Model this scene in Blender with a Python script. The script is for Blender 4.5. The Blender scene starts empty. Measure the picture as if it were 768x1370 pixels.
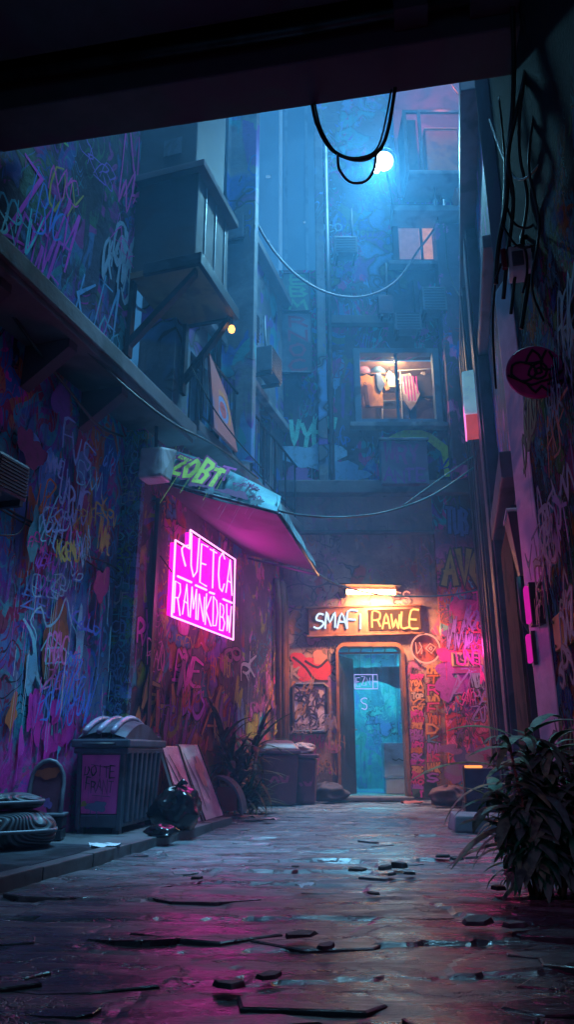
import bpy, bmesh, math, random
from mathutils import Vector, Matrix, noise as mnoise
R = math.radians
scene = bpy.context.scene
COL = scene.collection
rnd = random.Random(7)

# ------------------------------------------------------------------ camera
F = 977.0; CX, CY = 384.0, 685.0
PITCH = math.atan(320 / F); CH = 0.72
ct, st = math.cos(PITCH), math.sin(PITCH)
cam_d = bpy.data.cameras.new('camera'); cam = bpy.data.objects.new('camera', cam_d); COL.objects.link(cam)
cam.location = (0, 0, CH); cam.rotation_euler = (math.pi / 2 + PITCH, 0, 0)
cam_d.sensor_fit = 'VERTICAL'; cam_d.sensor_height = 24; cam_d.lens = F / 1370 * 24
cam_d.clip_start = 0.05; cam_d.clip_end = 500
scene.camera = cam

def ray(px, py):
    u = (px - CX) / F; v = -(py - CY) / F
    return Vector((u, ct - v * st, st + v * ct))
def at(px, py, Y):
    d = ray(px, py); k = Y / d.y
    return Vector((d.x * k, Y, CH + d.z * k))
def onz(px, py, z=0.0):
    d = ray(px, py); k = (z - CH) / d.z
    return Vector((d.x * k, d.y * k, z))

class Frame:                       # a wall seen in elevation: x right, z up, y into the wall
    def __init__(s, ox, oy, dx, dy):
        s.phi = math.atan2(dy, dx); s.o = Vector((ox, oy, 0))
        s.x = Vector((math.cos(s.phi), math.sin(s.phi), 0)); s.y = Vector((-math.sin(s.phi), math.cos(s.phi), 0))
    def px(s, px, py, n=0.0):
        d = ray(px, py); c = Vector((0, 0, CH)) - s.o
        k = (n - c.dot(s.y)) / d.dot(s.y)
        p = c + d * k
        return (p.dot(s.x), p.z)
    def w(s, x, y, z): return s.o + s.x * x + s.y * y + Vector((0, 0, z))

SHOP = Frame(-1.57, 7.36, .31, 1)
NEARL = Frame(-1.77, 7.36, .31, 1)
BACK = Frame(0, 12.2, 1, 0)
RIGHT = Frame(3.45, 12.2, -1.4, -6.2)
NEARR = Frame(1.93, 5.5, -.15, -1)

# ------------------------------------------------------------------ materials
class NT:
    def __init__(s, name):
        s.m = bpy.data.materials.new(name); s.m.use_nodes = True
        s.t = s.m.node_tree; s.t.nodes.clear()
        s.out = s.t.nodes.new('ShaderNodeOutputMaterial')
    def n(s, typ, **kw):
        nd = s.t.nodes.new(typ)
        for k, v in kw.items(): setattr(nd, k, v)
        return nd
    def put(s, sock, v):
        if v is None: return
        if isinstance(v, bpy.types.NodeSocket): s.t.links.new(v, sock)
        elif isinstance(v, (tuple, list)) and len(v) == 3 and sock.type == 'RGBA': sock.default_value = (*v, 1)
        else: sock.default_value = v
    def math(s, op, a, b=None, c=None, clamp=False):
        nd = s.n('ShaderNodeMath', operation=op, use_clamp=clamp)
        s.put(nd.inputs[0], a); s.put(nd.inputs[1], b); s.put(nd.inputs[2], c)
        return nd.outputs[0]
    def noise(s, vec, scale, detail=3, rough=.55, dist=0.0):
        nd = s.n('ShaderNodeTexNoise'); s.put(nd.inputs['Vector'], vec)
        nd.inputs['Scale'].default_value = scale; nd.inputs['Detail'].default_value = detail
        nd.inputs['Roughness'].default_value = rough; nd.inputs['Distortion'].default_value = dist
        return nd.outputs['Fac']
    def smooth(s, v, a, b):
        nd = s.n('ShaderNodeMapRange', interpolation_type='SMOOTHSTEP'); s.put(nd.inputs[0], v)
        nd.inputs[1].default_value = a; nd.inputs[2].default_value = b
        return nd.outputs[0]
    def mix(s, f, a, b, mode='MIX'):
        nd = s.n('ShaderNodeMix', data_type='RGBA', blend_type=mode)
        s.put(nd.inputs[0], f); s.put(nd.inputs[6], a); s.put(nd.inputs[7], b)
        return nd.outputs[2]
    def ramp(s, f, cols, interp='CONSTANT', lo=.3, hi=.7):
        nd = s.n('ShaderNodeValToRGB'); cr = nd.color_ramp; cr.interpolation = interp
        N = len(cols)
        while len(cr.elements) < N: cr.elements.new(.5)
        for i, c in enumerate(cols):
            cr.elements[i].position = 0 if i == 0 else lo + (hi - lo) * i / N
            cr.elements[i].color = (*c, 1)
        s.put(nd.inputs[0], f)
        return nd.outputs[0]
    def coords(s, sx=1, sy=1, sz=1, seed=0.0, flat=False):
        tc = s.n('ShaderNodeTexCoord'); sp = s.n('ShaderNodeSeparateXYZ'); s.put(sp.inputs[0], tc.outputs['Object'])
        cb = s.n('ShaderNodeCombineXYZ')
        s.put(cb.inputs[0], s.math('MULTIPLY', s.math('MULTIPLY_ADD', sp.outputs[1], .9 if flat else 0.0, sp.outputs[0]), sx))
        s.put(cb.inputs[1], s.math('MULTIPLY', sp.outputs[2], sz))
        if flat: cb.inputs[2].default_value = seed
        else: s.put(cb.inputs[2], s.math('MULTIPLY_ADD', sp.outputs[1], sy, seed))
        return cb.outputs[0], sp
    def bsdf(s, col, rough=.7, metal=0.0, bump=None, bs=.3, bd=.02, emis=None, es=0.0, spec=.5):
        b = s.n('ShaderNodeBsdfPrincipled')
        s.put(b.inputs['Base Color'], col); s.put(b.inputs['Roughness'], rough); s.put(b.inputs['Metallic'], metal)
        b.inputs['Specular IOR Level'].default_value = spec
        if emis is not None: s.put(b.inputs['Emission Color'], emis); s.put(b.inputs['Emission Strength'], es)
        if bump is not None:
            bp = s.n('ShaderNodeBump'); bp.inputs['Strength'].default_value = bs; bp.inputs['Distance'].default_value = bd
            s.put(bp.inputs['Height'], bump); s.t.links.new(bp.outputs[0], b.inputs['Normal'])
        s.t.links.new(b.outputs[0], s.out.inputs[0])
        return b

def mat(name, col, rough=.6, metal=0.0, var=.35, scale=6.0, bump=.15, second=None, spec=.5):
    t = NT(name); vec, _ = t.coords(seed=rnd.random() * 50)
    n1 = t.noise(vec, scale, 5, .65); n2 = t.noise(vec, scale * .25, 3, .6, .5)
    dark = tuple(c * (1 - var) for c in col); lite = tuple(min(1, c * (1 + var)) for c in col)
    c = t.ramp(n1, [dark, lite], 'LINEAR', .2, 1.1)
    c = t.mix(t.smooth(n2, .5, .62), c, second if second else tuple(x * .55 for x in col))
    r = t.math('MULTIPLY_ADD', n1, .35, rough - .17, clamp=True)
    t.bsdf(c, r, metal, n1, bump, .02, spec=spec)
    return t.m

def emit(name, col, strength, var=0.0):
    t = NT(name); e = t.n('ShaderNodeEmission'); t.put(e.inputs[0], col)
    if var:
        vec, _ = t.coords(); t.put(e.inputs[1], t.math('MULTIPLY_ADD', t.noise(vec, 9, 2), var * strength, strength * (1 - var / 2)))
    else: e.inputs[1].default_value = strength
    t.t.links.new(e.outputs[0], t.out.inputs[0])
    return t.m

def graffiti_wall(name, base, dark, pal, seed, blot=.5, scrib=.5, cells=.45, low=None, fade=None, k=1.0, rough=.72, spec=.35):
    """plaster under years of spray paint: blotches with runs, throw-ups with dark outlines, scribbled tags"""
    t = NT(name)
    v, sp = t.coords(k, 1, k, seed, flat=True)
    vd, _ = t.coords(8 * k, 1, .55 * k, seed + 9, flat=True)
    vf, _ = t.coords(3.2 * k, 1, 1.3 * k, seed + 4, flat=True)
    g1 = t.noise(v, 1.3, 6, .65, .3); g2 = t.noise(v, 14, 4, .7)
    run = t.noise(vd, 1.0, 3, .6)
    c = t.mix(t.smooth(g1, .38, .62), dark, base)
    runs = t.math('MULTIPLY_ADD', run, .34, -.17)
    for i in range(3):                                                   # washes of colour
        vi, _ = t.coords(k, 1, k * .7, seed + 21.3 * (i + 1), flat=True)
        nz = t.math('ADD', t.noise(vi, .75 + .35 * i, 4, .6, .8), runs)
        th = .62 - .14 * blot
        pc = t.ramp(t.noise(vi, .9, 1, .5, 1.5), pal[i:] + pal[:i])
        c = t.mix(t.math('MULTIPLY', t.smooth(nz, th, th + .035), .85), c, pc)
    # throw-ups: warped cells, filled, outlined
    zone = t.smooth(t.noise(v, .8, 2, .5), .60 - .25 * cells, .64 - .25 * cells)
    wv = t.n('ShaderNodeTexNoise'); t.put(wv.inputs['Vector'], v); wv.inputs['Scale'].default_value = 2.2; wv.inputs['Detail'].default_value = 2
    off = t.n('ShaderNodeVectorMath', operation='MULTIPLY_ADD'); t.put(off.inputs[0], wv.outputs['Color'])
    off.inputs[1].default_value = (1.1, 1.1, 0); t.put(off.inputs[2], v)
    vo = t.n('ShaderNodeTexVoronoi', feature='DISTANCE_TO_EDGE'); vo.inputs['Scale'].default_value = 2.6; t.put(vo.inputs['Vector'], off.outputs[0])
    vc = t.n('ShaderNodeTexVoronoi', feature='F1'); vc.inputs['Scale'].default_value = 2.6; t.put(vc.inputs['Vector'], off.outputs[0])
    sc = t.n('ShaderNodeSeparateColor'); t.put(sc.inputs[0], vc.outputs['Color'])
    fill = t.ramp(sc.outputs[0], pal, 'CONSTANT', 0, 1)
    shade = t.mix(t.smooth(vo.outputs['Distance'], .02, .16), tuple(.4 for _ in range(3)), (1, 1, 1))
    fill = t.mix(1.0, fill, shade, 'MULTIPLY')
    keep = t.math('MULTIPLY', zone, t.math('GREATER_THAN', sc.outputs[1], .35))
    c = t.mix(t.math('MULTIPLY', keep, .9), c, fill)
    line = t.math('MULTIPLY', zone, t.math('SUBTRACT', 1.0, t.smooth(vo.outputs['Distance'], .012, .03)))
    c = t.mix(line, c, (.012, .01, .02))
    # tags: contour lines of warped noise
    for j, (scl, w) in enumerate(((1.1, .05), (1.9, .075))):
        vj, _ = t.coords(2.4 * k, 1, 1.1 * k, seed + 61 + 13 * j, flat=True)
        f = t.noise(vj, scl, 1.2, .5, 1.3)
        saw = t.math('PINGPONG', t.math('MULTIPLY', f, 9.0 if j == 0 else 7.0), .5)
        ln = t.math('SUBTRACT', 1.0, t.smooth(saw, w, w + .05))
        zz = t.smooth(t.noise(v, 1.5 - .4 * j, 2, .5), .62 - .25 * scrib, .655 - .25 * scrib) if j == 0 else \
             t.smooth(t.noise(vf, .55, 2, .5), .62 - .25 * scrib, .655 - .25 * scrib)
        tc = t.ramp(t.noise(vj, .45, 1, .5, .4), list(reversed(pal)) + [(.015, .012, .02)])
        c = t.mix(t.math('MULTIPLY', t.math('MULTIPLY', ln, zz), .92), c, tc)
    if low is not None:                                                  # band near the ground
        z0, lc = low
        m = t.smooth(t.math('ADD', sp.outputs[2], t.math('MULTIPLY', runs, 2.2)), z0 + .1, z0 - .12)
        m = t.math('MULTIPLY', m, t.smooth(g2, .3, .5))
        c = t.mix(t.math('MULTIPLY', m, .8), c, lc)
    # weathering
    c = t.mix(t.math('MULTIPLY', t.smooth(run, .5, .8), .5), c, (.012, .014, .022))
    c = t.mix(t.math('MULTIPLY', t.smooth(g2, .55, .78), .7), c, tuple(x * .4 for x in dark))
    c = t.mix(t.smooth(t.noise(v, 5, 5, .7), .60, .66), c, tuple(x * .8 for x in base))
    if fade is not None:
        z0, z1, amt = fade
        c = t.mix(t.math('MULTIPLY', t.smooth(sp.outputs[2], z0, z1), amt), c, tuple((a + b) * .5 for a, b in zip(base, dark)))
    t.bsdf(c, t.math('MULTIPLY_ADD', g2, .3, rough - .2), 0, t.math('ADD', g2, t.math('MULTIPLY', g1, .6)), .35, .025, spec=spec)
    return t.m

MAG = (.62, .02, .34); PINK = (.8, .16, .5); RED = (.5, .03, .05); ORG = (.6, .17, .03); YEL = (.5, .42, .05); GRN = (.12, .34, .08)
TEAL = (.03, .36, .42); CYAN = (.12, .5, .62); BLUE = (.03, .13, .5); SKYB = (.12, .3, .62); VIO = (.2, .06, .42); WHT = (.62, .64, .66); BLK = (.012, .012, .016)

M = {}
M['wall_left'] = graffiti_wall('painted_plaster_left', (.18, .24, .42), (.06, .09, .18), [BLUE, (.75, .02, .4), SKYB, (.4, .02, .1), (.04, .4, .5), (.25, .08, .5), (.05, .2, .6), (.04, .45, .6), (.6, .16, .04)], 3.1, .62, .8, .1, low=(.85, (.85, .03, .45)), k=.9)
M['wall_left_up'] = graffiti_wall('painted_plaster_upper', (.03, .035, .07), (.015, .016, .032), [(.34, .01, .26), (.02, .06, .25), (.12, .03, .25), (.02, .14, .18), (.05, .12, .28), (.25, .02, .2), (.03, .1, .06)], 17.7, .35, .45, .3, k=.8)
M['wall_strip'] = graffiti_wall('painted_plaster_pier', (.05, .07, .13), (.02, .03, .06), [CYAN, BLUE, SKYB, TEAL, GRN, VIO], 44.2, .3, .9, .5, k=2.4)
M['wall_shop'] = graffiti_wall('painted_plaster_shop', (.16, .09, .13), (.08, .045, .07), [ORG, MAG, RED, VIO, YEL, PINK, TEAL], 8.4, .3, .35, .25, low=(.9, (.38, .13, .05)), k=1.1)
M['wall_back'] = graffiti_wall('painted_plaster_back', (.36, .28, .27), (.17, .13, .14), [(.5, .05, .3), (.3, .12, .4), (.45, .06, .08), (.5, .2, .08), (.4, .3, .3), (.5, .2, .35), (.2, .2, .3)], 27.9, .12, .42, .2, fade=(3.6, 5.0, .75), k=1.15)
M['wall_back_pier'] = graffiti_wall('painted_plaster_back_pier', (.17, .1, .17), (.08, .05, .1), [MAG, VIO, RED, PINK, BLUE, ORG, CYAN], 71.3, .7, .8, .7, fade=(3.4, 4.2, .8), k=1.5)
M['wall_up'] = graffiti_wall('painted_plaster_storeys', (.10, .11, .15), (.05, .055, .085), [BLUE, VIO, TEAL, MAG, SKYB, (.12, .2, .1)], 35.5, .2, .35, .2, k=.8)
M['wall_facade'] = graffiti_wall('weathered_render_facade', (.22, .26, .30), (.10, .12, .15), [BLUE, TEAL, SKYB, VIO, (.2, .2, .22)], 52.0, .15, .12, .1, k=.6)
M['teal_room'] = graffiti_wall('teal_corridor_paint', (.10, .42, .46), (.05, .22, .34), [(.1, .5, .5), (.06, .2, .4), (.15, .2, .5), (.05, .35, .3), (.2, .5, .5)], 12.0, .5, .3, .1, k=1.6)
M['wall_right'] = graffiti_wall('painted_plaster_right', (.11, .07, .12), (.06, .04, .07), [MAG, VIO, RED, BLUE, PINK], 64.0, .2, .3, .15, k=1.1)
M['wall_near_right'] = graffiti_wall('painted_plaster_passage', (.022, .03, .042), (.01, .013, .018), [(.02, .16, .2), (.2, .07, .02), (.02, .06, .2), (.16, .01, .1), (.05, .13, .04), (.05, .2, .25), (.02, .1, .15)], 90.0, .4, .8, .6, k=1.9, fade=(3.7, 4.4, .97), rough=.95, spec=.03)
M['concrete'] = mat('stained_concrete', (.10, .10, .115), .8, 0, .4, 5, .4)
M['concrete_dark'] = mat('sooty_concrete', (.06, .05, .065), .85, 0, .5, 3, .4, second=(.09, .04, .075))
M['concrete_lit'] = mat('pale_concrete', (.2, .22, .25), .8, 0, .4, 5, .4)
M['steel_dark'] = mat('dark_steel', (.035, .04, .05), .45, .7, .4, 8, .2)
M['steel_grey'] = mat('grey_painted_steel', (.10, .12, .15), .45, .3, .35, 8, .2)
M['rust'] = mat('rusty_steel', (.14, .06, .04), .75, .2, .5, 7, .4)
M['rubber'] = mat('cable_rubber', (.015, .015, .02), .45, 0, .3, 12, .1)
M['rubber_teal'] = mat('teal_cable_rubber', (.02, .14, .16), .45, 0, .3, 12, .1)
M['rubber_rose'] = mat('faded_cable_rubber', (.10, .06, .08), .5, 0, .3, 12, .1)
M['bin'] = mat('scuffed_bin_plastic', (.055, .07, .10), .42, 0, .4, 9, .15)
M['bin_dark'] = mat('dark_bin_plastic', (.02, .024, .035), .4, 0, .4, 9, .15)
M['bin_pink'] = mat('faded_pink_panel', (.85, .08, .42), .5, 0, .35, 4, .15, second=(.55, .05, .32))
M['maroon'] = mat('maroon_bin_plastic', (.07, .018, .04), .5, 0, .4, 7, .15)
M['bag'] = mat('glossy_bin_liner', (.006, .006, .008), .16, 0, .3, 9, .3)
M['board_white'] = mat('chipped_white_board', (.85, .87, .9), .24, 0, .2, 5, .15, second=(.6, .55, .58))
M['board_rose'] = mat('faded_rose_board', (.8, .66, .7), .24, 0, .35, 4, .15, second=(.45, .38, .5))
M['wood'] = mat('weathered_wood', (.13, .07, .045), .7, 0, .45, 6, .4)
M['copper'] = mat('orange_door_trim', (.20, .095, .06), .55, .2, .4, 8, .2)
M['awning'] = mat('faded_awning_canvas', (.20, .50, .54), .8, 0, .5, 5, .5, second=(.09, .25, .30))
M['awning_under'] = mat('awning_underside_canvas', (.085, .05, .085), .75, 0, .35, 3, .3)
M['white_plastic'] = mat('white_plastic', (.6, .63, .66), .4, 0, .15, 6, .05)
M['signboard'] = mat('painted_sign_board', (.16, .07, .05), .55, 0, .4, 6, .2)
M['cushion'] = None
M['plum'] = mat('plum_painted_metal', (.09, .05, .09), .5, .1, .4, 7, .25)
M['plum_dark'] = mat('dark_plum_metal', (.045, .03, .05), .5, .1, .4, 7, .25)
M['jamb'] = mat('rim_lit_jamb_paint', (.78, .52, .56), .45, 0, .35, 5, .3, second=(.35, .42, .5))  # pink and blue light on the jamb is put into its colour
M['disc'] = mat('magenta_sign_enamel', (.34, .015, .16), .5, 0, .3, 5, .1)
M['black_paint'] = mat('black_paint', (.008, .006, .01), .5, 0, .2, 8, .05)
M['navy'] = mat('navy_door_paint', (.025, .04, .10), .45, 0, .3, 6, .1)
M['teal_wall'] = mat('teal_room_paint', (.10, .30, .42), .6, 0, .3, 2, .1)
M['locker'] = mat('pale_blue_locker', (.42, .58, .7), .4, .1, .25, 4, .1)
M['warm_wall'] = mat('room_wallpaper', (.30, .19, .15), .7, 0, .4, 5, .1)
M['red_wall'] = mat('dark_red_plaster', (.30, .03, .05), .8, 0, .4, 3, .3)
M['orange_tin'] = mat('orange_sheet_metal', (.55, .15, .05), .6, 0, .35, 4, .2)
M['lilac'] = mat('lilac_plaster_panel', (.5, .46, .62), .6, 0, .2, 5, .2)
M['soil'] = mat('dark_soil', (.02, .015, .012), .9, 0, .4, 20, .5)
M['rubble'] = mat('broken_stone', (.045, .05, .06), .7, 0, .5, 14, .5)
M['tower'] = mat('distant_concrete', (.10, .12, .15), .9, 0, .3, .6, .1)
M['paper'] = mat('dirty_paper', (.5, .55, .6), .8, 0, .25, 12, .2)
M['grate'] = mat('worn_pavement', (.075, .08, .09), .5, 0, .4, 8, .3)

def leaf_mat(name, a, b, c):
    t = NT(name); vec, _ = t.coords(seed=rnd.random() * 9)
    g = t.n('ShaderNodeNewGeometry')
    col = t.ramp(g.outputs['Random Per Island'], [a, b, c], 'LINEAR', 0, 1.3)
    col = t.mix(t.smooth(t.noise(vec, 18, 3), .4, .7), col, tuple(x * .5 for x in a))
    t.bsdf(col, .55, 0, t.noise(vec, 60, 2), .3, .006, spec=.3)
    return t.m
M['leaf'] = leaf_mat('leaf_green', (.03, .09, .05), (.06, .15, .08), (.1, .18, .07))
M['leaf_dark'] = leaf_mat('leaf_dark_green', (.06, .20, .15), (.10, .28, .17), (.16, .34, .16))
M['leaf_warm'] = leaf_mat('leaf_dusty', (.12, .07, .03), (.18, .11, .05), (.06, .12, .06))

def spray_mat():
    t = NT('spray_paint'); vec, _ = t.coords()
    a = t.n('ShaderNodeVertexColor'); a.layer_name = 'Col'
    n = t.noise(vec, 11, 4, .7)
    c = t.mix(t.math('MULTIPLY', t.smooth(n, .48, .75), .5), a.outputs[0], (.03, .03, .045))
    t.bsdf(c, .6)
    return t.m
M['spray'] = spray_mat()

def cushion_mat():
    t = NT('ribbed_rubber_pattern'); vec, _ = t.coords(seed=2.2)
    f = t.noise(vec, 2.6, 0, .5, .6)
    rid = t.math('PINGPONG', t.math('MULTIPLY', f, 22.0), .5)
    c = t.mix(t.smooth(rid, .1, .4), (.012, .016, .024), (.09, .12, .15))
    t.bsdf(c, .42, 0, rid, .8, .03)
    return t.m
M['cushion'] = cushion_mat()

def ground_mat():
    t = NT('wet_flagstone'); vec, sp = t.coords(1, 1, 1)
    tc = t.n('ShaderNodeTexCoord'); v = tc.outputs['Object']
    g = t.n('ShaderNodeNewGeometry')
    n1 = t.noise(v, 2.2, 6, .65, .4); n2 = t.noise(v, 26, 5, .7); n3 = t.noise(v, .55, 3, .6, .8)
    def st(x, y, sc, d=5, dist=.7):
        mp = t.n('ShaderNodeMapping'); mp.inputs['Scale'].default_value = (x, y, 1); t.put(mp.inputs[0], v); return t.noise(mp.outputs[0], sc, d, .65, dist)
    streak = st(.7, 3.2, 1.6); fine_ = st(1.0, 5.0, 4.0, 4, .4)
    c = t.ramp(g.outputs['Random Per Island'], [(.12, .135, .155), (.16, .17, .185), (.09, .095, .11), (.18, .175, .18)], 'LINEAR', 0, 1.2)
    c = t.mix(t.smooth(streak, .42, .6), c, (.085, .098, .12))
    c = t.mix(t.math('MULTIPLY', t.smooth(fine_, .52, .62), .75), c, (.24, .25, .27))
    c = t.mix(t.math('MULTIPLY', t.smooth(st(.9, 4.0, 2.7, 3), .58, .64), .6), c, (.12, .06, .07))  # these streak tints paint soft coloured reflections into the stone
    ck = t.n('ShaderNodeTexVoronoi', feature='DISTANCE_TO_EDGE'); ck.inputs['Scale'].default_value = 1.25
    wv = t.n('ShaderNodeTexNoise'); t.put(wv.inputs['Vector'], v); wv.inputs['Scale'].default_value = 1.6; wv.inputs['Detail'].default_value = 7; wv.inputs['Roughness'].default_value = .62
    of = t.n('ShaderNodeVectorMath', operation='MULTIPLY_ADD'); t.put(of.inputs[0], wv.outputs['Color']); of.inputs[1].default_value = (2.2, 1.0, 0)
    mp = t.n('ShaderNodeMapping'); mp.inputs['Scale'].default_value = (.75, 1.9, 1); t.put(mp.inputs[0], v); t.put(of.inputs[2], mp.outputs[0]); t.put(ck.inputs['Vector'], of.outputs[0])
    crack = t.math('MULTIPLY', t.math('SUBTRACT', 1.0, t.smooth(ck.outputs['Distance'], .006, .026)), t.smooth(n1, .34, .48))
    c = t.mix(t.math('MULTIPLY', crack, .85), c, (.008, .008, .01))
    c = t.mix(t.math('MULTIPLY', t.smooth(n3, .5, .66), .5), c, (.06, .066, .08))
    roof_shade = t.smooth(t.math('ADD', sp.outputs[1], t.math('MULTIPLY', n1, 1.6)), 5.6, 3.6)  # shade under the passage roof, painted into the floor colour
    c = t.mix(t.math('MULTIPLY', roof_shade, .94), c, (.014, .012, .018))
    r = t.math('ADD', t.math('MULTIPLY', t.smooth(streak, .40, .66), t.math('MULTIPLY_ADD', roof_shade, -.2, .46)), t.math('MULTIPLY_ADD', n2, .18, .12))
    h = t.math('ADD', t.math('MULTIPLY', n2, .22), t.math('ADD', t.math('MULTIPLY', fine_, .7), t.math('ADD', n1, t.math('MULTIPLY', crack, -1.6))))
    t.bsdf(c, r, 0, h, .42, .028, spec=.6)
    return t.m
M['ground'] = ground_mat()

# emitters
M['neon_tube'] = emit('neon_tube_glow', (1, .32, .86), 2.8)
M['neon_panel'] = emit('neon_panel_glow', (1, .004, .60), 1.6, .45)
M['flood'] = emit('floodlight_lens', (.62, .95, 1), 14)
M['warm_tube'] = emit('warm_tube_lamp', (1, .5, .18), 45)
M['warm_letters'] = emit('warm_neon_letters', (1, .45, .12), 2.6)
M['warm_panel'] = emit('warm_sign_panel', (.9, .24, .05), .55, .5)
M['cool_letters'] = emit('cool_neon_letters', (.55, .75, 1), 1.6)
M['ring'] = emit('ring_neon', (1, .32, .22), 1.5)
M['tri'] = emit('red_neon', (1, .07, .12), 1.0)
M['violet_neon'] = emit('violet_neon', (.35, .4, 1), 1.3)
M['magenta_strip'] = emit('magenta_strip_lamp', (1, .02, .55), .55, .5)
M['pink_lamp'] = emit('pink_lantern_glow', (1, .2, .62), 1.6, .4)
M['red_lamp'] = emit('red_lantern_glow', (.75, .1, .14), .5, .4)
M['orange_bulb'] = emit('orange_bulb', (1, .42, .08), 4.0)
M['dim_pane'] = emit('dim_lit_pane', (.95, .42, .26), .5, .9)
M['dim_pane_blue'] = emit('dim_blue_pane', (.5, .4, .6), .3, 1.0)
M['city'] = emit('distant_window_glow', (.4, .75, 1), .22)
def shell_mat():
    t = NT('glowing_lantern_shell'); vec, _ = t.coords(); n = t.noise(vec, 5, 4, .6, .4)
    t.bsdf(t.ramp(n, [(.35, .5, .55), (.65, .8, .85)], 'LINEAR', .2, 1), .45, emis=(.25, .62, .8), es=t.math('MULTIPLY_ADD', n, .5, .08))
    return t.m
M['lantern_shell'] = shell_mat()
M['room_lamp'] = emit('room_bulb', (1, .72, .42), 30)

# ------------------------------------------------------------------ mesh builder
class MB:
    def __init__(s): s.v = []; s.f = []; s.c = []; s.mi = []; s.col = (1, 1, 1); s.k = 0
    def face(s, pts):
        b = len(s.v); s.v += [tuple(p) for p in pts]; s.f.append(tuple(range(b, b + len(pts)))); s.c.append(s.col); s.mi.append(s.k)
    def raw(s, vs, fs):
        b = len(s.v); s.v += [tuple(p) for p in vs]
        for f in fs: s.f.append(tuple(b + i for i in f)); s.c.append(s.col); s.mi.append(s.k)
    def box(s, x0, x1, y0, y1, z0, z1, fx=None):
        vs = [(x, y, z) for z in (z0, z1) for y in (y0, y1) for x in (x0, x1)]
        if fx: vs = [fx(Vector(p)) for p in vs]
        s.raw(vs, [(0, 2, 3, 1), (4, 5, 7, 6), (0, 1, 5, 4), (2, 6, 7, 3), (0, 4, 6, 2), (1, 3, 7, 5)])
    def hexa(s, a, b):                       # two quads a (bottom), b (top), same order
        s.raw(list(a) + list(b), [(3, 2, 1, 0), (4, 5, 6, 7), (0, 1, 5, 4), (1, 2, 6, 5), (2, 3, 7, 6), (3, 0, 4, 7)])
    def prism(s, poly, y0, y1):              # polygon in xz extruded along y
        n = len(poly)
        vs = [(x, y0, z) for x, z in poly] + [(x, y1, z) for x, z in poly]
        s.raw(vs, [tuple(range(n)), tuple(range(2 * n - 1, n - 1, -1))] + [(i, i + n, (i + 1) % n + n, (i + 1) % n) for i in range(n)])
    def tube(s, pts, r, n=7, caps=True):
        pts = [Vector(p) for p in pts]; m = len(pts); rs = r if isinstance(r, (list, tuple)) else [r] * m
        vs = []; prev = None
        for i, p in enumerate(pts):
            d = (pts[min(i + 1, m - 1)] - pts[max(i - 1, 0)])
            d = d.normalized() if d.length > 1e-9 else Vector((0, 0, 1))
            if prev is None:
                a = d.orthogonal().normalized()
            else:
                a = prev - d * prev.dot(d); a = a.normalized() if a.length > 1e-6 else d.orthogonal().normalized()
            prev = a; bb = d.cross(a)
            vs += [p + (a * math.cos(2 * math.pi * j / n) + bb * math.sin(2 * math.pi * j / n)) * rs[i] for j in range(n)]
        fs = [(i * n + j, i * n + (j + 1) % n, (i + 1) * n + (j + 1) % n, (i + 1) * n + j) for i in range(m - 1) for j in range(n)]
        if caps: fs += [tuple(range(n - 1, -1, -1)), tuple(range((m - 1) * n, m * n))]
        s.raw(vs, fs)
    def lathe(s, prof, n=24, c=(0, 0, 0), wob=0.0, rg=None):
        vs = []
        for (r, z) in prof:
            for j in range(n):
                a = 2 * math.pi * j / n; q = r * (1 + (rg.uniform(-wob, wob) if rg else 0))
                vs.append((c[0] + q * math.cos(a), c[1] + q * math.sin(a), c[2] + z))
        m = len(prof)
        fs = [(i * n + j, i * n + (j + 1) % n, (i + 1) * n + (j + 1) % n, (i + 1) * n + j) for i in range(m - 1) for j in range(n)]
        fs += [tuple(range(n - 1, -1, -1)), tuple(range((m - 1) * n, m * n))]
        s.raw(vs, fs)
    def ribbon(s, pts, hw, y, taper=False, drift=.0006):
        """painted stroke in the xz plane at local depth y (more negative = further out)"""
        pts = [Vector((p[0], p[1])) for p in pts]
        if len(pts) < 2: return
        vs = []; m = len(pts)
        for i, p in enumerate(pts):
            d1 = (p - pts[i - 1]).normalized() if i else None
            d2 = (pts[i + 1] - p).normalized() if i < m - 1 else None
            d = (d1 + d2) if d1 is not None and d2 is not None else (d1 if d1 is not None else d2)
            if d.length < .3: d = d2
            d = d.normalized(); nrm = Vector((-d.y, d.x)); w = hw
            if d1 is not None and d2 is not None: w = hw / max(.55, abs(nrm.dot(Vector((-d1.y, d1.x)))))
            if taper: w *= 1 - .55 * abs(2 * i / (m - 1) - 1)
            ext = Vector((0, 0))
            if i == 0: ext = -d * hw * .8
            if i == m - 1: ext = d * hw * .8
            yy = y - drift * i / m
            a = p + nrm * w + ext; b = p - nrm * w + ext
            vs += [(a.x, yy, a.y), (b.x, yy, b.y)]
        s.raw(vs, [(2 * i, 2 * i + 1, 2 * i + 3, 2 * i + 2) for i in range(m - 1)])
    def blob(s, x, z, rx, rz, y, rg, n=22, rough=.35, drips=0):
        ph = [rg.uniform(0, 6.28) for _ in range(4)]
        pts = []
        for j in range(n):
            a = 2 * math.pi * j / n
            q = 1 + rough * (math.sin(2 * a + ph[0]) * .4 + math.sin(3 * a + ph[1]) * .35 + math.sin(5 * a + ph[2]) * .25 + rg.uniform(-.2, .2))
            pts.append((x + rx * q * math.cos(a), y, z + rz * q * math.sin(a)))
        c = (x, y, z); b = len(s.v); s.v += [c] + pts
        for j in range(n): s.f.append((b, b + 1 + j, b + 1 + (j + 1) % n)); s.c.append(s.col); s.mi.append(s.k)
        for _ in range(drips):
            xx = x + rg.uniform(-.7, .7) * rx
            s.ribbon([(xx, z - rz * .6), (xx + rg.uniform(-.01, .01), z - rz * rg.uniform(1.2, 2.2))], rg.uniform(.006, .016), y - .0012, True)
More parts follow.
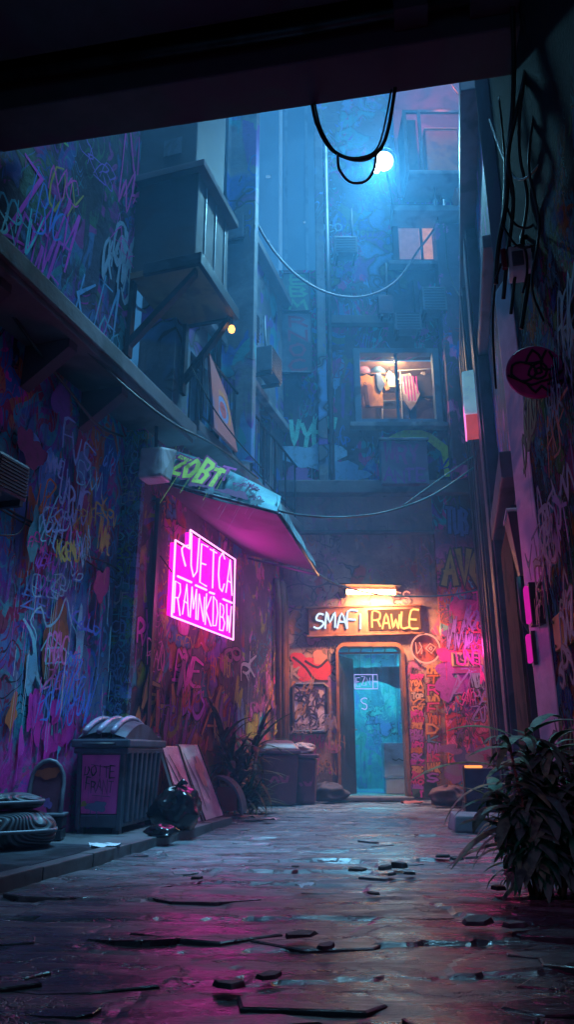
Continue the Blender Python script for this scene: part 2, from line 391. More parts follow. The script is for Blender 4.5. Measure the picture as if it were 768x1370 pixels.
    def pieces(s):
        par = list(range(len(s.v)))
        def find(i):
            while par[i] != i: par[i] = par[par[i]]; i = par[i]
            return i
        for f in s.f:
            for i in f[1:]: par[find(i)] = find(f[0])
        out = {}
        for f, c, k in zip(s.f, s.c, s.mi): out.setdefault(find(f[0]), []).append((f, c, k))
        res = []
        for fs in out.values():
            m = MB(); idx = {}
            for f, c, k in fs:
                for i in f:
                    if i not in idx: idx[i] = len(m.v); m.v.append(s.v[i])
                m.f.append(tuple(idx[i] for i in f)); m.c.append(c); m.mi.append(k)
            res.append(m)
        return res
    def split(s, name, mats, parent=None, smooth=False, bevel=0.0):
        return [m.build(name, mats, parent, smooth, bevel) for m in s.pieces()][0]
    def build(s, name, mats, parent=None, smooth=False, bevel=0.0, bseg=2, merge=False):
        me = bpy.data.meshes.new(name); me.from_pydata(s.v, [], s.f)
        if not isinstance(mats, (list, tuple)): mats = [mats]
        for m_ in mats: me.materials.append(m_)
        me.polygons.foreach_set('material_index', s.mi)
        if any(c != (1, 1, 1) for c in s.c):
            at_ = me.color_attributes.new('Col', 'FLOAT_COLOR', 'CORNER'); data = []
            for p, c in zip(me.polygons, s.c): data += [c[0], c[1], c[2], 1.0] * p.loop_total
            at_.data.foreach_set('color', data)
        if bevel or merge:
            bm = bmesh.new(); bm.from_mesh(me)
            if merge: bmesh.ops.remove_doubles(bm, verts=bm.verts, dist=1e-4)
            if bevel:
                es = [e for e in bm.edges if len(e.link_faces) == 2 and e.calc_face_angle(0) > .35]
                bmesh.ops.bevel(bm, geom=es, offset=bevel, segments=bseg, profile=.6, affect='EDGES', clamp_overlap=True)
            bm.to_mesh(me); bm.free()
        if smooth: me.polygons.foreach_set('use_smooth', [True] * len(me.polygons))
        me.update()
        o = bpy.data.objects.new(name, me); COL.objects.link(o)
        if parent is not None: o.parent = parent
        return o

def tag(o, label=None, cat=None, group=None, kind=None):
    if label: o['label'] = label
    if cat: o['category'] = cat
    if group: o['group'] = group
    if kind: o['kind'] = kind
    return o
def thing(name, label, cat, loc=(0, 0, 0), rz=0.0, group=None):
    o = bpy.data.objects.new(name, None); COL.objects.link(o); o.empty_display_size = .2
    o.location = loc; o.rotation_euler = (0, 0, rz)
    return tag(o, label, cat, group)
def on_frame(fr, name, label, cat, x=0, z=0, y=0, group=None):
    return thing(name, label, cat, fr.w(x, y, z), fr.phi, group)
def light(name, typ, loc, col, energy, **kw):
    d = bpy.data.lights.new(name, typ); d.color = col; d.energy = energy
    rot = kw.pop('rot', None); aim = kw.pop('aim', None)
    for k, v in kw.items(): setattr(d, k, v)
    o = bpy.data.objects.new(name, d); COL.objects.link(o); o.location = loc
    if aim is not None: o.rotation_euler = (Vector(aim) - Vector(loc)).to_track_quat('-Z', 'Y').to_euler()
    if rot: o.rotation_euler = rot
    return o

# ------------------------------------------------------------------ stroke lettering
G = {'A': [[(0, 0), (.5, 1), (1, 0)], [(.2, .38), (.8, .38)]], 'B': [[(0, 0), (0, 1), (.7, .95), (.85, .75), (.6, .52), (.05, .5)], [(.6, .52), (.95, .3), (.75, .03), (0, 0)]],
     'C': [[(.95, .85), (.6, 1), (.15, .8), (0, .4), (.25, .05), (.7, 0), (1, .2)]], 'D': [[(0, 0), (0, 1), (.6, .9), (.95, .5), (.6, .06), (0, 0)]],
     'E': [[(.95, 1), (0, 1), (0, 0), (1, 0)], [(0, .5), (.75, .5)]], 'F': [[(1, 1), (0, 1), (0, 0)], [(0, .52), (.75, .52)]],
     'G': [[(.95, .85), (.5, 1), (.05, .7), (.05, .3), (.5, 0), (.95, .2), (.95, .48), (.55, .48)]], 'H': [[(0, 0), (0, 1)], [(1, 0), (1, 1)], [(0, .5), (1, .5)]],
     'I': [[(.5, 0), (.5, 1)]], 'J': [[(.85, 1), (.85, .2), (.5, 0), (.1, .2)]], 'K': [[(0, 0), (0, 1)], [(.95, 1), (.05, .45), (1, 0)]],
     'L': [[(.05, 1), (0, 0), (1, 0)]], 'M': [[(0, 0), (.1, 1), (.5, .35), (.9, 1), (1, 0)]], 'N': [[(0, 0), (0, 1), (1, 0), (1, 1)]],
     'O': [[(.5, 1), (.1, .8), (0, .4), (.3, .02), (.75, .05), (1, .45), (.85, .85), (.5, 1)]], 'P': [[(0, 0), (0, 1), (.75, .95), (.95, .7), (.7, .48), (0, .45)]],
     'R': [[(0, 0), (0, 1), (.75, .95), (.9, .72), (.65, .5), (0, .48)], [(.5, .48), (1, 0)]], 'S': [[(.95, .88), (.5, 1), (.1, .8), (.2, .56), (.8, .44), (.95, .2), (.5, 0), (0, .12)]],
     'T': [[(0, 1), (1, 1)], [(.5, 1), (.5, 0)]], 'U': [[(0, 1), (.02, .2), (.4, 0), (.85, .15), (1, 1)]], 'V': [[(0, 1), (.45, 0), (1, 1)]],
     'W': [[(0, 1), (.25, 0), (.5, .6), (.75, 0), (1, 1)]], 'X': [[(0, 1), (1, 0)], [(1, 1), (0, 0)]], 'Y': [[(0, 1), (.5, .5), (1, 1)], [(.5, .5), (.4, 0)]],
     'Z': [[(0, 1), (1, 1), (0, 0), (1, 0)]], '*': [[(.1, .5), (.9, .5)], [(.5, .9), (.5, .1)], [(.2, .8), (.8, .2)]], '2': [[(0, .8), (.4, 1), (.9, .8), (.8, .5), (0, 0), (1, 0)]]}
def fine(pl, n=3):                            # smooth a polyline (Catmull-Rom)
    if len(pl) < 3: return pl
    P = [Vector(p) for p in pl]; out = []
    for i in range(len(P) - 1):
        p0, p1, p2, p3 = P[max(i - 1, 0)], P[i], P[i + 1], P[min(i + 2, len(P) - 1)]
        for k in range(n):
            t = k / n
            out.append(.5 * ((2 * p1) + (p2 - p0) * t + (2 * p0 - 5 * p1 + 4 * p2 - p3) * t * t + (3 * p1 - p0 - 3 * p2 + p3) * t ** 3))
    return [tuple(p) for p in out] + [tuple(P[-1])]
def lettering(txt, x, z, h, w, rg=None, jit=0.0, slant=0.0, rise=0.0, curvy=False, gap=.28):
    out = []; cx = x; adv = w / max(1, len(txt)); gw = adv / (1 + gap)
    for ch in txt:
        hh = h * (1 + (rg.uniform(-jit, jit) if rg else 0) * 1.5); dz = (rg.uniform(-jit, jit) * h if rg else 0)
        for pl in G.get(ch, []):
            q = [((cx + a * gw + (rg.uniform(-jit, jit) * gw if rg else 0)) + slant * b * hh,
                  z + dz + b * hh + (rg.uniform(-jit, jit) * hh * .6 if rg else 0) + rise * (cx - x)) for a, b in pl]
            out.append(fine(q) if curvy else q)
        cx += adv
    return out
LETS = 'ABCDEFGHKMNOPRSTUVWYZ'
class Painter:                                # keeps successive strokes at their own depth
    def __init__(s, y=-.004): s.mb = MB(); s.y = y; s.n = 0
    def step(s): s.n += 1; return s.y - .00035 * s.n
    def strokes(s, pls, hw, col, outline=None, ow=.5, taper=False, drips=0, rg=rnd):
        if outline:
            s.mb.col = outline
            for p in pls: s.mb.ribbon(p, hw * (1 + ow), s.step(), taper, .0003)
        s.mb.col = col
        for p in pls:
            s.mb.ribbon(p, hw, s.step(), taper, .0003)
            if drips and rg.random() < drips:
                q = rg.choice(p); s.mb.ribbon([q, (q[0] + rg.uniform(-.01, .01), q[1] - rg.uniform(.1, .5))], hw * .22, s.step(), True)
    def blob(s, x, z, rx, rz, col, rg=rnd, rough=.4, drips=0):
        s.mb.col = col; s.mb.blob(x, z, rx, rz, s.step(), rg, 24, rough, drips)
    def scrawl(s, x, z, w, h, col, rg, hw=None, outline=None):
        n = rg.randint(3, 6); t = ''.join(rg.choice(LETS) for _ in range(n))
        s.strokes(lettering(t, x, z, h, w, rg, .24, rg.uniform(-.15, .4), rg.uniform(-.15, .25), True, rg.uniform(-.3, .15)), hw or h * rg.uniform(.03, .07), col, outline, .7, True, .2, rg)
    def build(s, parent, name='graffiti'): return s.mb.build(name, M['spray'], parent)

def smooth_path(pts, n=8):
    P = [Vector(p) for p in pts]; out = []
    for i in range(len(P) - 1):
        p0, p1, p2, p3 = P[max(i - 1, 0)], P[i], P[i + 1], P[min(i + 2, len(P) - 1)]
        for k in range(n):
            t = k / n
            out.append(.5 * ((2 * p1) + (p2 - p0) * t + (2 * p0 - 5 * p1 + 4 * p2 - p3) * t * t + (3 * p1 - p0 - 3 * p2 + p3) * t ** 3))
    return out + [P[-1]]

def holed_wall(mb, x0, x1, z0, z1, holes, y=0.0, depth=.25, t=.3):
    xs = sorted({x0, x1, *[h[0] for h in holes], *[h[1] for h in holes]}); zs = sorted({z0, z1, *[h[2] for h in holes], *[h[3] for h in holes]})
    for a, b in zip(xs, xs[1:]):
        for c, d in zip(zs, zs[1:]):
            if any(a >= h[0] - 1e-6 and b <= h[1] + 1e-6 and c >= h[2] - 1e-6 and d <= h[3] + 1e-6 for h in holes): continue
            mb.face([(a, y, c), (b, y, c), (b, y, d), (a, y, d)])
    for (a, b, c, d) in holes:
        e = y + depth
        mb.face([(a, y, c), (a, y, d), (a, e, d), (a, e, c)]); mb.face([(b, y, c), (b, e, c), (b, e, d), (b, y, d)])
        mb.face([(a, y, d), (b, y, d), (b, e, d), (a, e, d)]); mb.face([(a, y, c), (a, e, c), (b, e, c), (b, y, c)])
    # sides, top and back
    e = y + depth + t
    mb.face([(x0, y, z1), (x1, y, z1), (x1, e, z1), (x0, e, z1)]); mb.face([(x0, y, z0), (x0, y, z1), (x0, e, z1), (x0, e, z0)])
    mb.face([(x1, y, z0), (x1, e, z0), (x1, e, z1), (x1, y, z1)])

def room(mb, a, b, c, d, y0, y1):           # inside faces of a box, open at the front
    mb.face([(a, y1, c), (b, y1, c), (b, y1, d), (a, y1, d)]); mb.face([(a, y0, c), (a, y1, c), (a, y1, d), (a, y0, d)])
    mb.face([(b, y0, c), (b, y0, d), (b, y1, d), (b, y1, c)]); mb.face([(a, y0, d), (a, y1, d), (b, y1, d), (b, y0, d)])
    mb.face([(a, y0, c), (b, y0, c), (b, y1, c), (a, y1, c)])

# ================================================================== GROUND
def build_ground():
    g = MB(); rg = random.Random(11)
    def hz_(x, y):
        a = mnoise.fractal(Vector((x * .55, y * 1.1, 3.3)), 1.0, 2.1, 4) * .022 + mnoise.fractal(Vector((x * 2.2, y * 5.0, 1.3)), 1.0, 2.0, 4) * .009
        s_ = mnoise.cell(Vector((math.floor(x * 1.3 + .4 * math.sin(math.floor(y * 2.6) * 2.3)), math.floor(y * 2.6), 0.5)))     # flags settle unevenly
        wx, wy = mnoise.noise(Vector((x * .9, y * 1.4, 7.7))) * .55, mnoise.noise(Vector((x * .7, y * 1.1, 2.2))) * .30
        rr = y * 2.1 + wy * 1.5; fr = rr - math.floor(rr); cc = x * 1.05 + wx * .6 + .37 * math.sin(math.floor(rr) * 2.9) * 2; fc = cc - math.floor(cc)
        dj = min(min(fr, 1 - fr) / 2.1, min(fc, 1 - fc) / 1.05)
        wear = mnoise.noise(Vector((x * 1.3, y * 1.3, 11.0)))
        if dj < .03 and wear > -.25: a -= .0065 * (1 - dj / .03) * min(1, (wear + .25) * 3)
        q_ = mnoise.cell(Vector((math.floor(cc) + .5, math.floor(rr) + .5, 4.5)))
        tilt = ((fr - .5) * (mnoise.cell(Vector((math.floor(cc) + .5, math.floor(rr) + .5, 9.5))) - .5) + (fc - .5) * (q_ - .5)) * .012
        return a * .8 + (q_ - .5) * .004 + tilt - .012
    xs = [-2.9 + i * .032 for i in range(235)]; ys = [.2]
    while ys[-1] < 12.7: ys.append(ys[-1] + .015 + .0042 * ys[-1])
    nx = len(xs); vs = [(x, y, hz_(x, y)) for y in ys for x in xs]
    g.raw(vs, [(j * nx + i, j * nx + i + 1, (j + 1) * nx + i + 1, (j + 1) * nx + i) for j in range(len(ys) - 1) for i in range(nx - 1)])
    x0, x1, y0, y1 = xs[0], xs[-1], ys[0], ys[-1]; zb = -.045
    for q in ((-60, -60, 60, y0 + .1), (-60, y1 - .1, 60, 120), (-60, y0 + .1, x0 + .1, y1 - .1), (x1 - .1, y0 + .1, 60, y1 - .1)): g.face([(q[0], q[1], zb), (q[2], q[1], zb), (q[2], q[3], zb), (q[0], q[3], zb)])
    k = 0                                               # loose and broken flags lying on top
    while k < 120:
        y = 2.0 + 9.6 * rg.random() ** 1.5; x = rg.uniform(-1.5, 2.6)
        sx = rg.uniform(.06, .30) * (1.25 if y < 5 else 1); sy = sx * rg.uniform(.25, .5); n = rg.randint(5, 8); a0 = rg.uniform(0, 6.28); t = rg.uniform(.003, .007) + (rg.uniform(0, .008) if y < 4.5 else 0)
        ring = []
        for i in range(n):
            a = a0 + 2 * math.pi * (i + rg.uniform(-.3, .3)) / n; q = rg.uniform(.7, 1.1)
            ring.append((x + sx * q * math.cos(a), y + sy * q * math.sin(a)))
        z0 = hz_(x, y); tx, ty = rg.gauss(0, .015), rg.gauss(0, .022) + .012
        f = lambda p, dz: (p[0], p[1], z0 + dz + (p[0] - x) * tx + (p[1] - y) * ty)
        top = [(x + (a - x) * .96, y + (b - y) * .94) for a, b in ring]
        g.raw([f(p, t) for p in top] + [f(p, t * .6) for p in ring] + [f(p, -.03) for p in ring], [tuple(range(n))] + [(n + i, n + (i + 1) % n, (i + 1) % n, i) for i in range(n)] + [(2 * n + i, 2 * n + (i + 1) % n, n + (i + 1) % n, n + i) for i in range(n)])
        k += 1
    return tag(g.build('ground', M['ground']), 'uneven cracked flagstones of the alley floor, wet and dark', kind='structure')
build_ground()

# raised pavement along the left wall
k0, k1 = onz(300, 1105), onz(-60, 1208)
kd = (k0 - k1).normalized(); kn = Vector((-kd.y, kd.x, 0))
PV = .05
pm = MB()
a0 = k1 - kd * 4; a1 = k0 + kd * .25
for i, (o0, o1, zt) in enumerate(((0, .11, PV + .012), (.115, 2.6, PV))):
    q = [a0 + kn * o0, a1 + kn * o0, a1 + kn * o1, a0 + kn * o1]
    if i == 0:
        L = (a1 - a0).length; x = 0
        while x < L - .1:
            l = min(rnd.uniform(.55, .95), L - x); b0, b1 = a0 + kd * (x + .004), a0 + kd * (x + l - .004); dz = rnd.uniform(-.008, .008)
            pm.hexa([Vector((p.x, p.y, -.06)) for p in (b0, b1, b1 + kn * o1, b0 + kn * o1)], [Vector((p.x, p.y, zt + dz)) for p in (b0, b1, b1 + kn * o1, b0 + kn * o1)])
            x += l
    else:
        pm.hexa([Vector((p.x, p.y, -.06)) for p in q], [Vector((p.x, p.y, zt)) for p in q])
pv = pm.build('pavement', M['grate'], bevel=.008)
tag(pv, 'low raised pavement with a stone kerb along the left wall', kind='structure')
gr = MB(); gi = 0                                   # tread bars of the grating set into the pavement
for i in range(62):
    p = a0 + kd * (4.15 + i * .028) + kn * .13
    if p.y > 6.2: break
    gr.hexa([Vector((q.x, q.y, PV + .001)) for q in (p, p + kd * .012, p + kd * .012 + kn * .62, p + kn * .62)], [Vector((q.x, q.y, PV + .009)) for q in (p, p + kd * .012, p + kd * .012 + kn * .62, p + kn * .62)])
tag(gr.build('pavement_grating', M['steel_grey']), kind='structure')

# ================================================================== NEAR LEFT BUILDING (graffiti wall, ledge)
def L(px, py, n=0): return NEARL.px(px, py, n)
bl = thing('graffiti_building', 'building with a graffiti covered wall and a long concrete ledge at the left edge', 'building', NEARL.o, NEARL.phi)
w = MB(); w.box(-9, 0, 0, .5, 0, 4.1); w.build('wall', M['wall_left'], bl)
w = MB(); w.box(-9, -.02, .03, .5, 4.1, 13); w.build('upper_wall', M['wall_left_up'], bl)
w = MB(); w.box(-9, .62, -.52, .1, 4.1, 4.3); w.box(-9, .64, -.55, -.5, 4.16, 4.34); w.build('ledge', M['concrete'], bl, bevel=.015)
w = MB()
for i in range(9): w.hexa([(-.9 - i * .9, -.45, 4.02), (-.78 - i * .9, -.45, 4.02), (-.78 - i * .9, -.002, 3.7), (-.9 - i * .9, -.002, 3.7)], [(-.9 - i * .9, -.45, 4.098), (-.78 - i * .9, -.45, 4.098), (-.78 - i * .9, -.002, 4.098), (-.9 - i * .9, -.002, 4.098)])
w.build('ledge_bracket', M['concrete_dark'], bl)['kind'] = 'stuff'
# painted figures and tags on that wall
p = Painter(-.004); rg = random.Random(5)
def Lp(*pts): return [L(a, b) for a, b in pts]
x, z = L(62, 646); p.blob(x, z, .13, .30, (.15, .45, .95), rg, .3, 3)
x, z = L(40, 612); p.strokes([fine([(x + .13 * math.cos(a), z + .2 * math.sin(a)) for a in [i * .5 for i in range(0, 8)]], 3)], .035, (.2, .5, .95))
x, z = L(85, 672); p.blob(x, z, .10, .22, (.09, .24, .6), rg, .5, 2)
x, z = L(118, 690); p.blob(x, z, .05, .35, (.5, .42, .06), rg, .3, 2)
x, z = L(105, 620); p.blob(x, z, .10, .3, (.38, .02, .17), rg, .4, 2)
x, z = L(30, 640); p.blob(x, z, .1, .5, (.07, .16, .45), rg, .4, 2)
for (a, b, c, d, t, col, hw) in ((44, 745, 76, 732, 'ANT', (.95, .04, .5), .018), (30, 797, 70, 765, 'ANT', (.12, .5, 1.0), .022), (75, 770, 108, 742, 'WIL', (.1, .4, 1.0), .02), (26, 812, 64, 800, 'ZE', (.1, .4, .95), .018)):
    x0, z0 = L(a, b); x1, _ = L(c, b); _, z1 = L(a, d)
    p.strokes(lettering(t, x0, z0, max(.12, z1 - z0), x1 - x0, rg, .1, .1), hw, col, None, .5, True, .5, rg)
# big outlined head with face panel
x, z = L(72, 865); p.blob(x, z, .20, .36, (.24, .13, .05), rg, .25, 0); p.blob(x + .02, z + .02, .12, .22, (.34, .16, .04), rg, .3, 0)
CY1 = (.30, .9, 1.0)
p.strokes([fine(Lp((40, 890), (46, 850), (38, 830), (52, 812), (60, 838), (76, 826), (86, 800), (92, 830), (100, 850), (98, 880)))], .012, CY1, None, .5, True)
p.strokes([fine(Lp((30, 830), (42, 855), (46, 900), (54, 920)))], .026, CY1, None, .5, True, 1, rg)
x, z = L(104, 855); p.blob(x, z, .07, .24, (.2, .7, .85), rg, .5, 3)
x, z = L(88, 912); p.blob(x, z, .11, .22, (.2, .7, .85), rg, .35, 2)
x, z = L(38, 900); p.blob(x, z, .06, .2, (.18, .6, .8), rg, .4, 2)
p.strokes([Lp((58, 868), (58, 888), (80, 886), (79, 866), (58, 868)), Lp((63, 868), (63, 880)), Lp((70, 866), (70, 884)), Lp((75, 866), (75, 880))], .008, CY1)
x, z = L(73, 895); p.strokes([fine([(x + .035 * math.cos(a * .7), z + .06 * math.sin(a * .7)) for a in range(10)], 2)], .008, CY1)
p.strokes([Lp((66, 905), (68, 930), (66, 985)), fine(Lp((52, 870), (64, 850), (72, 858), (90, 876)))], .008, CY1)
for i in range(16):                                  # pink flames at the foot
    px_ = rg.uniform(2, 118); x, z = L(px_, rg.uniform(945, 1005))
    p.blob(x, z, rg.uniform(.03, .08), rg.uniform(.08, .2), rg.choice([(.95, .04, .55), (.8, .03, .42), (.7, .2, .06), (.9, .08, .65), (.15, .5, .75)]), rg, .5, 1)
for i in range(16):
    x, z = L(rg.uniform(2, 132), rg.uniform(690, 1010)); p.scrawl(x, z, rg.uniform(.15, .5), rg.uniform(.1, .34), rg.choice([(.95, .04, .5), (.05, .25, .9), (.2, .5, .9), (.2, .8, .95), (.8, .25, .05), (.4, .1, .8), (.9, .2, .6)]), rg, rg.uniform(.008, .016))
for i in range(10):
    x, z = rg.uniform(-2.6, -.3), rg.uniform(2.2, 3.8); p.blob(x, z, rg.uniform(.06, .13), rg.uniform(.08, .25), rg.choice([BLUE, (.3, .02, .16), SKYB, VIO, TEAL]), rg, .5, 2)
for i in range(14):                                  # higher tags and long drips
    x, z = L(rg.uniform(4, 130), rg.uniform(585, 760)); p.scrawl(x, z, rg.uniform(.2, .5), rg.uniform(.14, .3), rg.choice([(.1, .4, .95), (.2, .8, .95), (.8, .05, .45), (.3, .5, .9), (.5, .45, .08)]), rg, rg.uniform(.008, .018))
for i in range(34):
    x, z = L(rg.uniform(2, 132), rg.uniform(760, 960)); p.strokes([[(x, z), (x + rg.uniform(-.012, .012), z - rg.uniform(.15, .6))]], rg.uniform(.003, .008), rg.choice([(.25, .85, .95), (.9, .1, .6), (.15, .45, .95), (.9, .9, .95)]), None, .5, True)
p.build(bl)
p = Painter(.026); rg = random.Random(9)             # upper wall: tall magenta tag
for (a, b, c, t, col) in ((5, 300, 95, 'ZAM', (.55, .02, .42)), (2, 360, 80, 'RWE', (.4, .02, .35)), (95, 430, 60, 'KTA', (.1, .28, .5)), (120, 470, 40, 'SO', (.08, .3, .4)), (60, 260, 50, 'OY', (.34, .26, .03)), (150, 330, 40, 'NE', (.3, .05, .3))):
    x0, z0 = NEARL.px(a, b, .026); x1, _ = NEARL.px(a + c, b, .026)
    p.strokes(lettering(t, x0, z0, (x1 - x0) * .9, (x1 - x0), rg, .12, .2, .1), (x1 - x0) * .03, col, None, .5, True, .4, rg)
for i in range(14):
    x, z = rg.uniform(-3.2, -.3), rg.uniform(4.6, 7.5); p.scrawl(x, z, rg.uniform(.3, .8), rg.uniform(.25, .6), rg.choice([MAG, BLUE, VIO, TEAL, (.2, .3, .4), GRN]), rg)
p.build(bl)

# ================================================================== SHOP (neon wall)
def S(px, py, n=0): return SHOP.px(px, py, n)
sh = thing('shop_building', 'low shop building with a maroon graffiti wall behind the pink neon sign', 'building', SHOP.o, SHOP.phi)
w = MB(); w.box(0, 5.2, 0, .5, 0, 4.3); w.build('wall', M['wall_shop'], sh)
w = MB(); w.box(-.012, .06, -.012, .26, 0, 4.08); w.build('pier', M['wall_strip'], sh)
w = MB()
for xx, r in ((4.55, .05), (4.78, .07), (4.98, .045)):
    w.tube([(xx, -.09, .02), (xx, -.09, 2.9), (xx, -.05, 3.4)], r, 10)
w.split('drainpipe', M['rust'], sh, True)
w = MB(); w.box(0.35, .42, -.05, .02, .02, 3.4); w.build('conduit', M['plum_dark'], sh)
w = MB(); w.box(.66, 5.2, -.35, .1, 4.31, 4.46); w.build('cornice', M['concrete'], sh, bevel=.02)
p = Painter(-.004); rg = random.Random(21)
for (a, b, c, d, t, col, o) in ((182, 858, 197, 826, 'RX', (.75, .03, .42), None), (231, 915, 266, 880, 'BWE', (.62, .05, .42), None), (322, 906, 340, 880, 'RK', (.55, .35, .38), None), (300, 880, 318, 862, 'CO', (.3, .05, .2), None),
                                (190, 940, 220, 915, 'EL', (.3, .2, .05), None), (240, 960, 268, 925, 'WO', (.38, .06, .5), None), (270, 985, 300, 945, 'AN', (.45, .16, .04), None), (176, 985, 205, 950, 'MM', (.55, .2, .05), None)):
    x0, z0 = S(a, b); x1, _ = S(c, b); _, z1 = S(a, d)
    p.strokes(lettering(t, x0, z0, z1 - z0, x1 - x0, rg, .17, .12, .05, True, -.05), .034, tuple(k * 1.25 for k in col), (.03, .01, .03), .6, True, .5, rg)
for i in range(26):                                  # flame-like ochre and rust strokes low on the wall
    x = rg.uniform(.1, 4.8); z = rg.uniform(.3, 1.35); h = rg.uniform(.15, .45)
    p.strokes([fine([(x, z), (x + rg.uniform(-.1, .1), z + h * .4), (x + rg.uniform(-.05, .15), z + h)])], rg.uniform(.02, .06), rg.choice([(.42, .15, .03), (.4, .2, .05), (.3, .05, .28), (.5, .09, .06), (.22, .05, .3)]), (.05, .02, .03), .4, True)
for i in range(16):
    x, z = rg.uniform(.2, 4.6), rg.uniform(.4, 2.0); p.scrawl(x, z, rg.uniform(.2, .5), rg.uniform(.12, .3), rg.choice([ORG, MAG, RED, VIO, PINK, YEL, (.25, .3, .5)]), rg)
p.build(sh)
rg = random.Random(33)            # tags stacked on the pier face (faces the viewer)
q = Painter(-.003)
for i in range(24):
    zz = .3 + i * .155; q.strokes(lettering(''.join(rg.choice(LETS) for _ in range(2)), -.215, zz, .12, .19, rg, .12), .011, rg.choice([CYAN, SKYB, TEAL, (.2, .45, .7), (.1, .25, .5), GRN, (.4, .45, .5)]), None, .5, True, .2, rg)
o = q.build(sh); o.location = (-.012, 0, 0); o.rotation_euler = (0, 0, -math.pi / 2)

# neon sign -------------------------------------------------------------
nx0, nz0 = 0, 0
ax0, az0 = S(219, 825); ax1, _ = S(303, 858); bx, bz = S(245, 706); cx_, cz = S(222, 722)
z_lo = az0; z_hi = S(307, 750)[1]; z_mid = cz; xs = bx
ns = on_frame(SHOP, 'neon_sign', 'glowing magenta neon sign with two rows of tube letters on the shop wall', 'sign', ax0, z_lo, -.02)
W_, H_, HM, XS = ax1 - ax0, z_hi - z_lo, z_mid - z_lo, xs - ax0
outl = [(0, 0), (W_, 0), (W_, H_), (XS, H_), (XS, HM), (0, HM)]
w = MB(); w.prism([(.02, .02), (W_ - .02, .02), (W_ - .02, H_ - .02), (XS + .02, H_ - .02), (XS + .02, HM - .02), (.02, HM - .02)], -.045, 0.0); w.build('back_panel', M['neon_panel'], ns)
w = MB(); w.tube([(a, -.075, b) for a, b in outl + [outl[0]]], .012, 8); w.build('border_tube', M['neon_tube'], ns, True)
rg = random.Random(2); row2 = HM * .56
for i, ch in enumerate('UETCA'):
    w = MB(); gx = XS + .06 + i * (W_ - XS - .1) / 5
    for pl in lettering(ch, gx, row2 + .06, H_ - row2 - .13, (W_ - XS - .14) / 5, rg, .05, 0, 0, False, .25): w.tube([(a, -.07 - .003 * i, b) for a, b in pl], .0095, 6)
    w.build('letter', M['neon_tube'], ns, True)
w = MB(); w.tube([(a, -.07, b) for a, b in fine([(XS - .02, row2 + .42), (XS - .2, row2 + .33), (XS - .08, row2 + .15)])], .0095, 6); w.build('letter', M['neon_tube'], ns, True)
for i, ch in enumerate('RAMNKDBW'):
    w = MB(); gx = .06 + i * (W_ - .12) / 8
    for pl in lettering(ch, gx, .07, row2 - .14, (W_ - .12) / 8, rg, .06, 0, 0, False, .3): w.tube([(a, -.065 - .002 * i, b) for a, b in pl], .008, 6)
    w.build('letter', M['neon_tube'], ns, True)
w = MB()
for (a, b) in ((.12, .5), (.62, .95), (1.05, 1.2), (1.5, W_ - .05)): w.tube([(a, -.065, row2 - .01), (b, -.065, row2 + .0)], .013, 6)
w.split('divider_tube', M['neon_tube'], ns, True)
w = MB()
for (a, b) in ((.1, .1), (W_ - .1, .1), (W_ - .1, H_ - .1), (XS + .1, H_ - .1)): w.tube([(a, .02, b), (a, -.06, b)], .012, 6)
w.tube([(0, -.05, .5), (-.25, -.03, .62), (-.3, .01, .64)], .008, 5)
w.split('mounting_rod', M['steel_dark'], ns)

# awning ------------------------------------------------------------------
aw = on_frame(SHOP, 'awning', 'sagging teal canvas awning with yellow graffiti over the neon sign', 'awning')
def loc(fr, p): d = p - fr.o; return Vector((d.dot(fr.x), d.dot(fr.y), p.z))
AI0 = Vector(loc(SHOP, SHOP.w(.12, 0, 3.58))); AI1 = Vector((3.35, 0, 3.5))
AO0 = loc(SHOP, at(372, 684, 7.2)); AO1 = loc(SHOP, at(424, 764, 9.55))
AI0.y = AI1.y = -.01
def grid_quad(mb, a, b, c, d, nu, nv, sag, thick=.0):
    vs = []
    for j in range(nv + 1):
        for i in range(nu + 1):
            u, v = i / nu, j / nv
            q = a.lerp(b, u).lerp(d.lerp(c, u), v); q.z -= sag * math.sin(math.pi * u) * math.sin(math.pi * min(1, v * 1.0)) + .012 * math.sin(u * 19) * v
            vs.append(q)
    mb.raw(vs, [(j * (nu + 1) + i, j * (nu + 1) + i + 1, (j + 1) * (nu + 1) + i + 1, (j + 1) * (nu + 1) + i) for j in range(nv) for i in range(nu)])
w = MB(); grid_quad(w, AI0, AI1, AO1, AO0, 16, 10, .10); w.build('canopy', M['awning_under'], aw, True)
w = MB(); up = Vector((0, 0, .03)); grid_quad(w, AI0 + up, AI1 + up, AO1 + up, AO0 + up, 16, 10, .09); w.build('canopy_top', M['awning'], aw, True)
# near-end fascia: a tall canvas band facing the viewer
fa = AI0 + Vector((-.03, 0, -.02)); fb = AO0 + Vector((-.03, 0, -.02)); hA, hB = .43, .22
vs = []; NU = 14
for j in range(5):
    for i in range(NU + 1):
        u = i / NU; q = fa.lerp(fb, u); q.z += (hA + (hB - hA) * u + .06 * math.sin(math.pi * u)) * j / 4 - .05 * math.sin(math.pi * u) * (1 - j / 4); q.x += .13 * j / 4 - .012 * math.sin(j * 1.4 + u * 7)
        vs.append(q)
w = MB(); w.raw(vs, [(j * (NU + 1) + i, j * (NU + 1) + i + 1, (j + 1) * (NU + 1) + i + 1, (j + 1) * (NU + 1) + i) for j in range(4) for i in range(NU)])
fs_ = w.build('fascia', M['awning'], aw, True)
w = MB(); grid_quad(w, AO0 + Vector((0, 0, -.02)), AO1 + Vector((0, 0, -.06)), AO1 + Vector((0, .02, .12)), AO0 + Vector((0, .02, .18)), 14, 2, .03); w.build('front_valance', M['awning'], aw, True)
w = MB()
w.tube([AO0 + Vector((0, -.01, -.03)), AO1 + Vector((0, -.01, -.06))], .022, 8); w.tube([AI0 + Vector((-.04, 0, -.03)), AO0 + Vector((-.04, 0, -.03))], .018, 8)
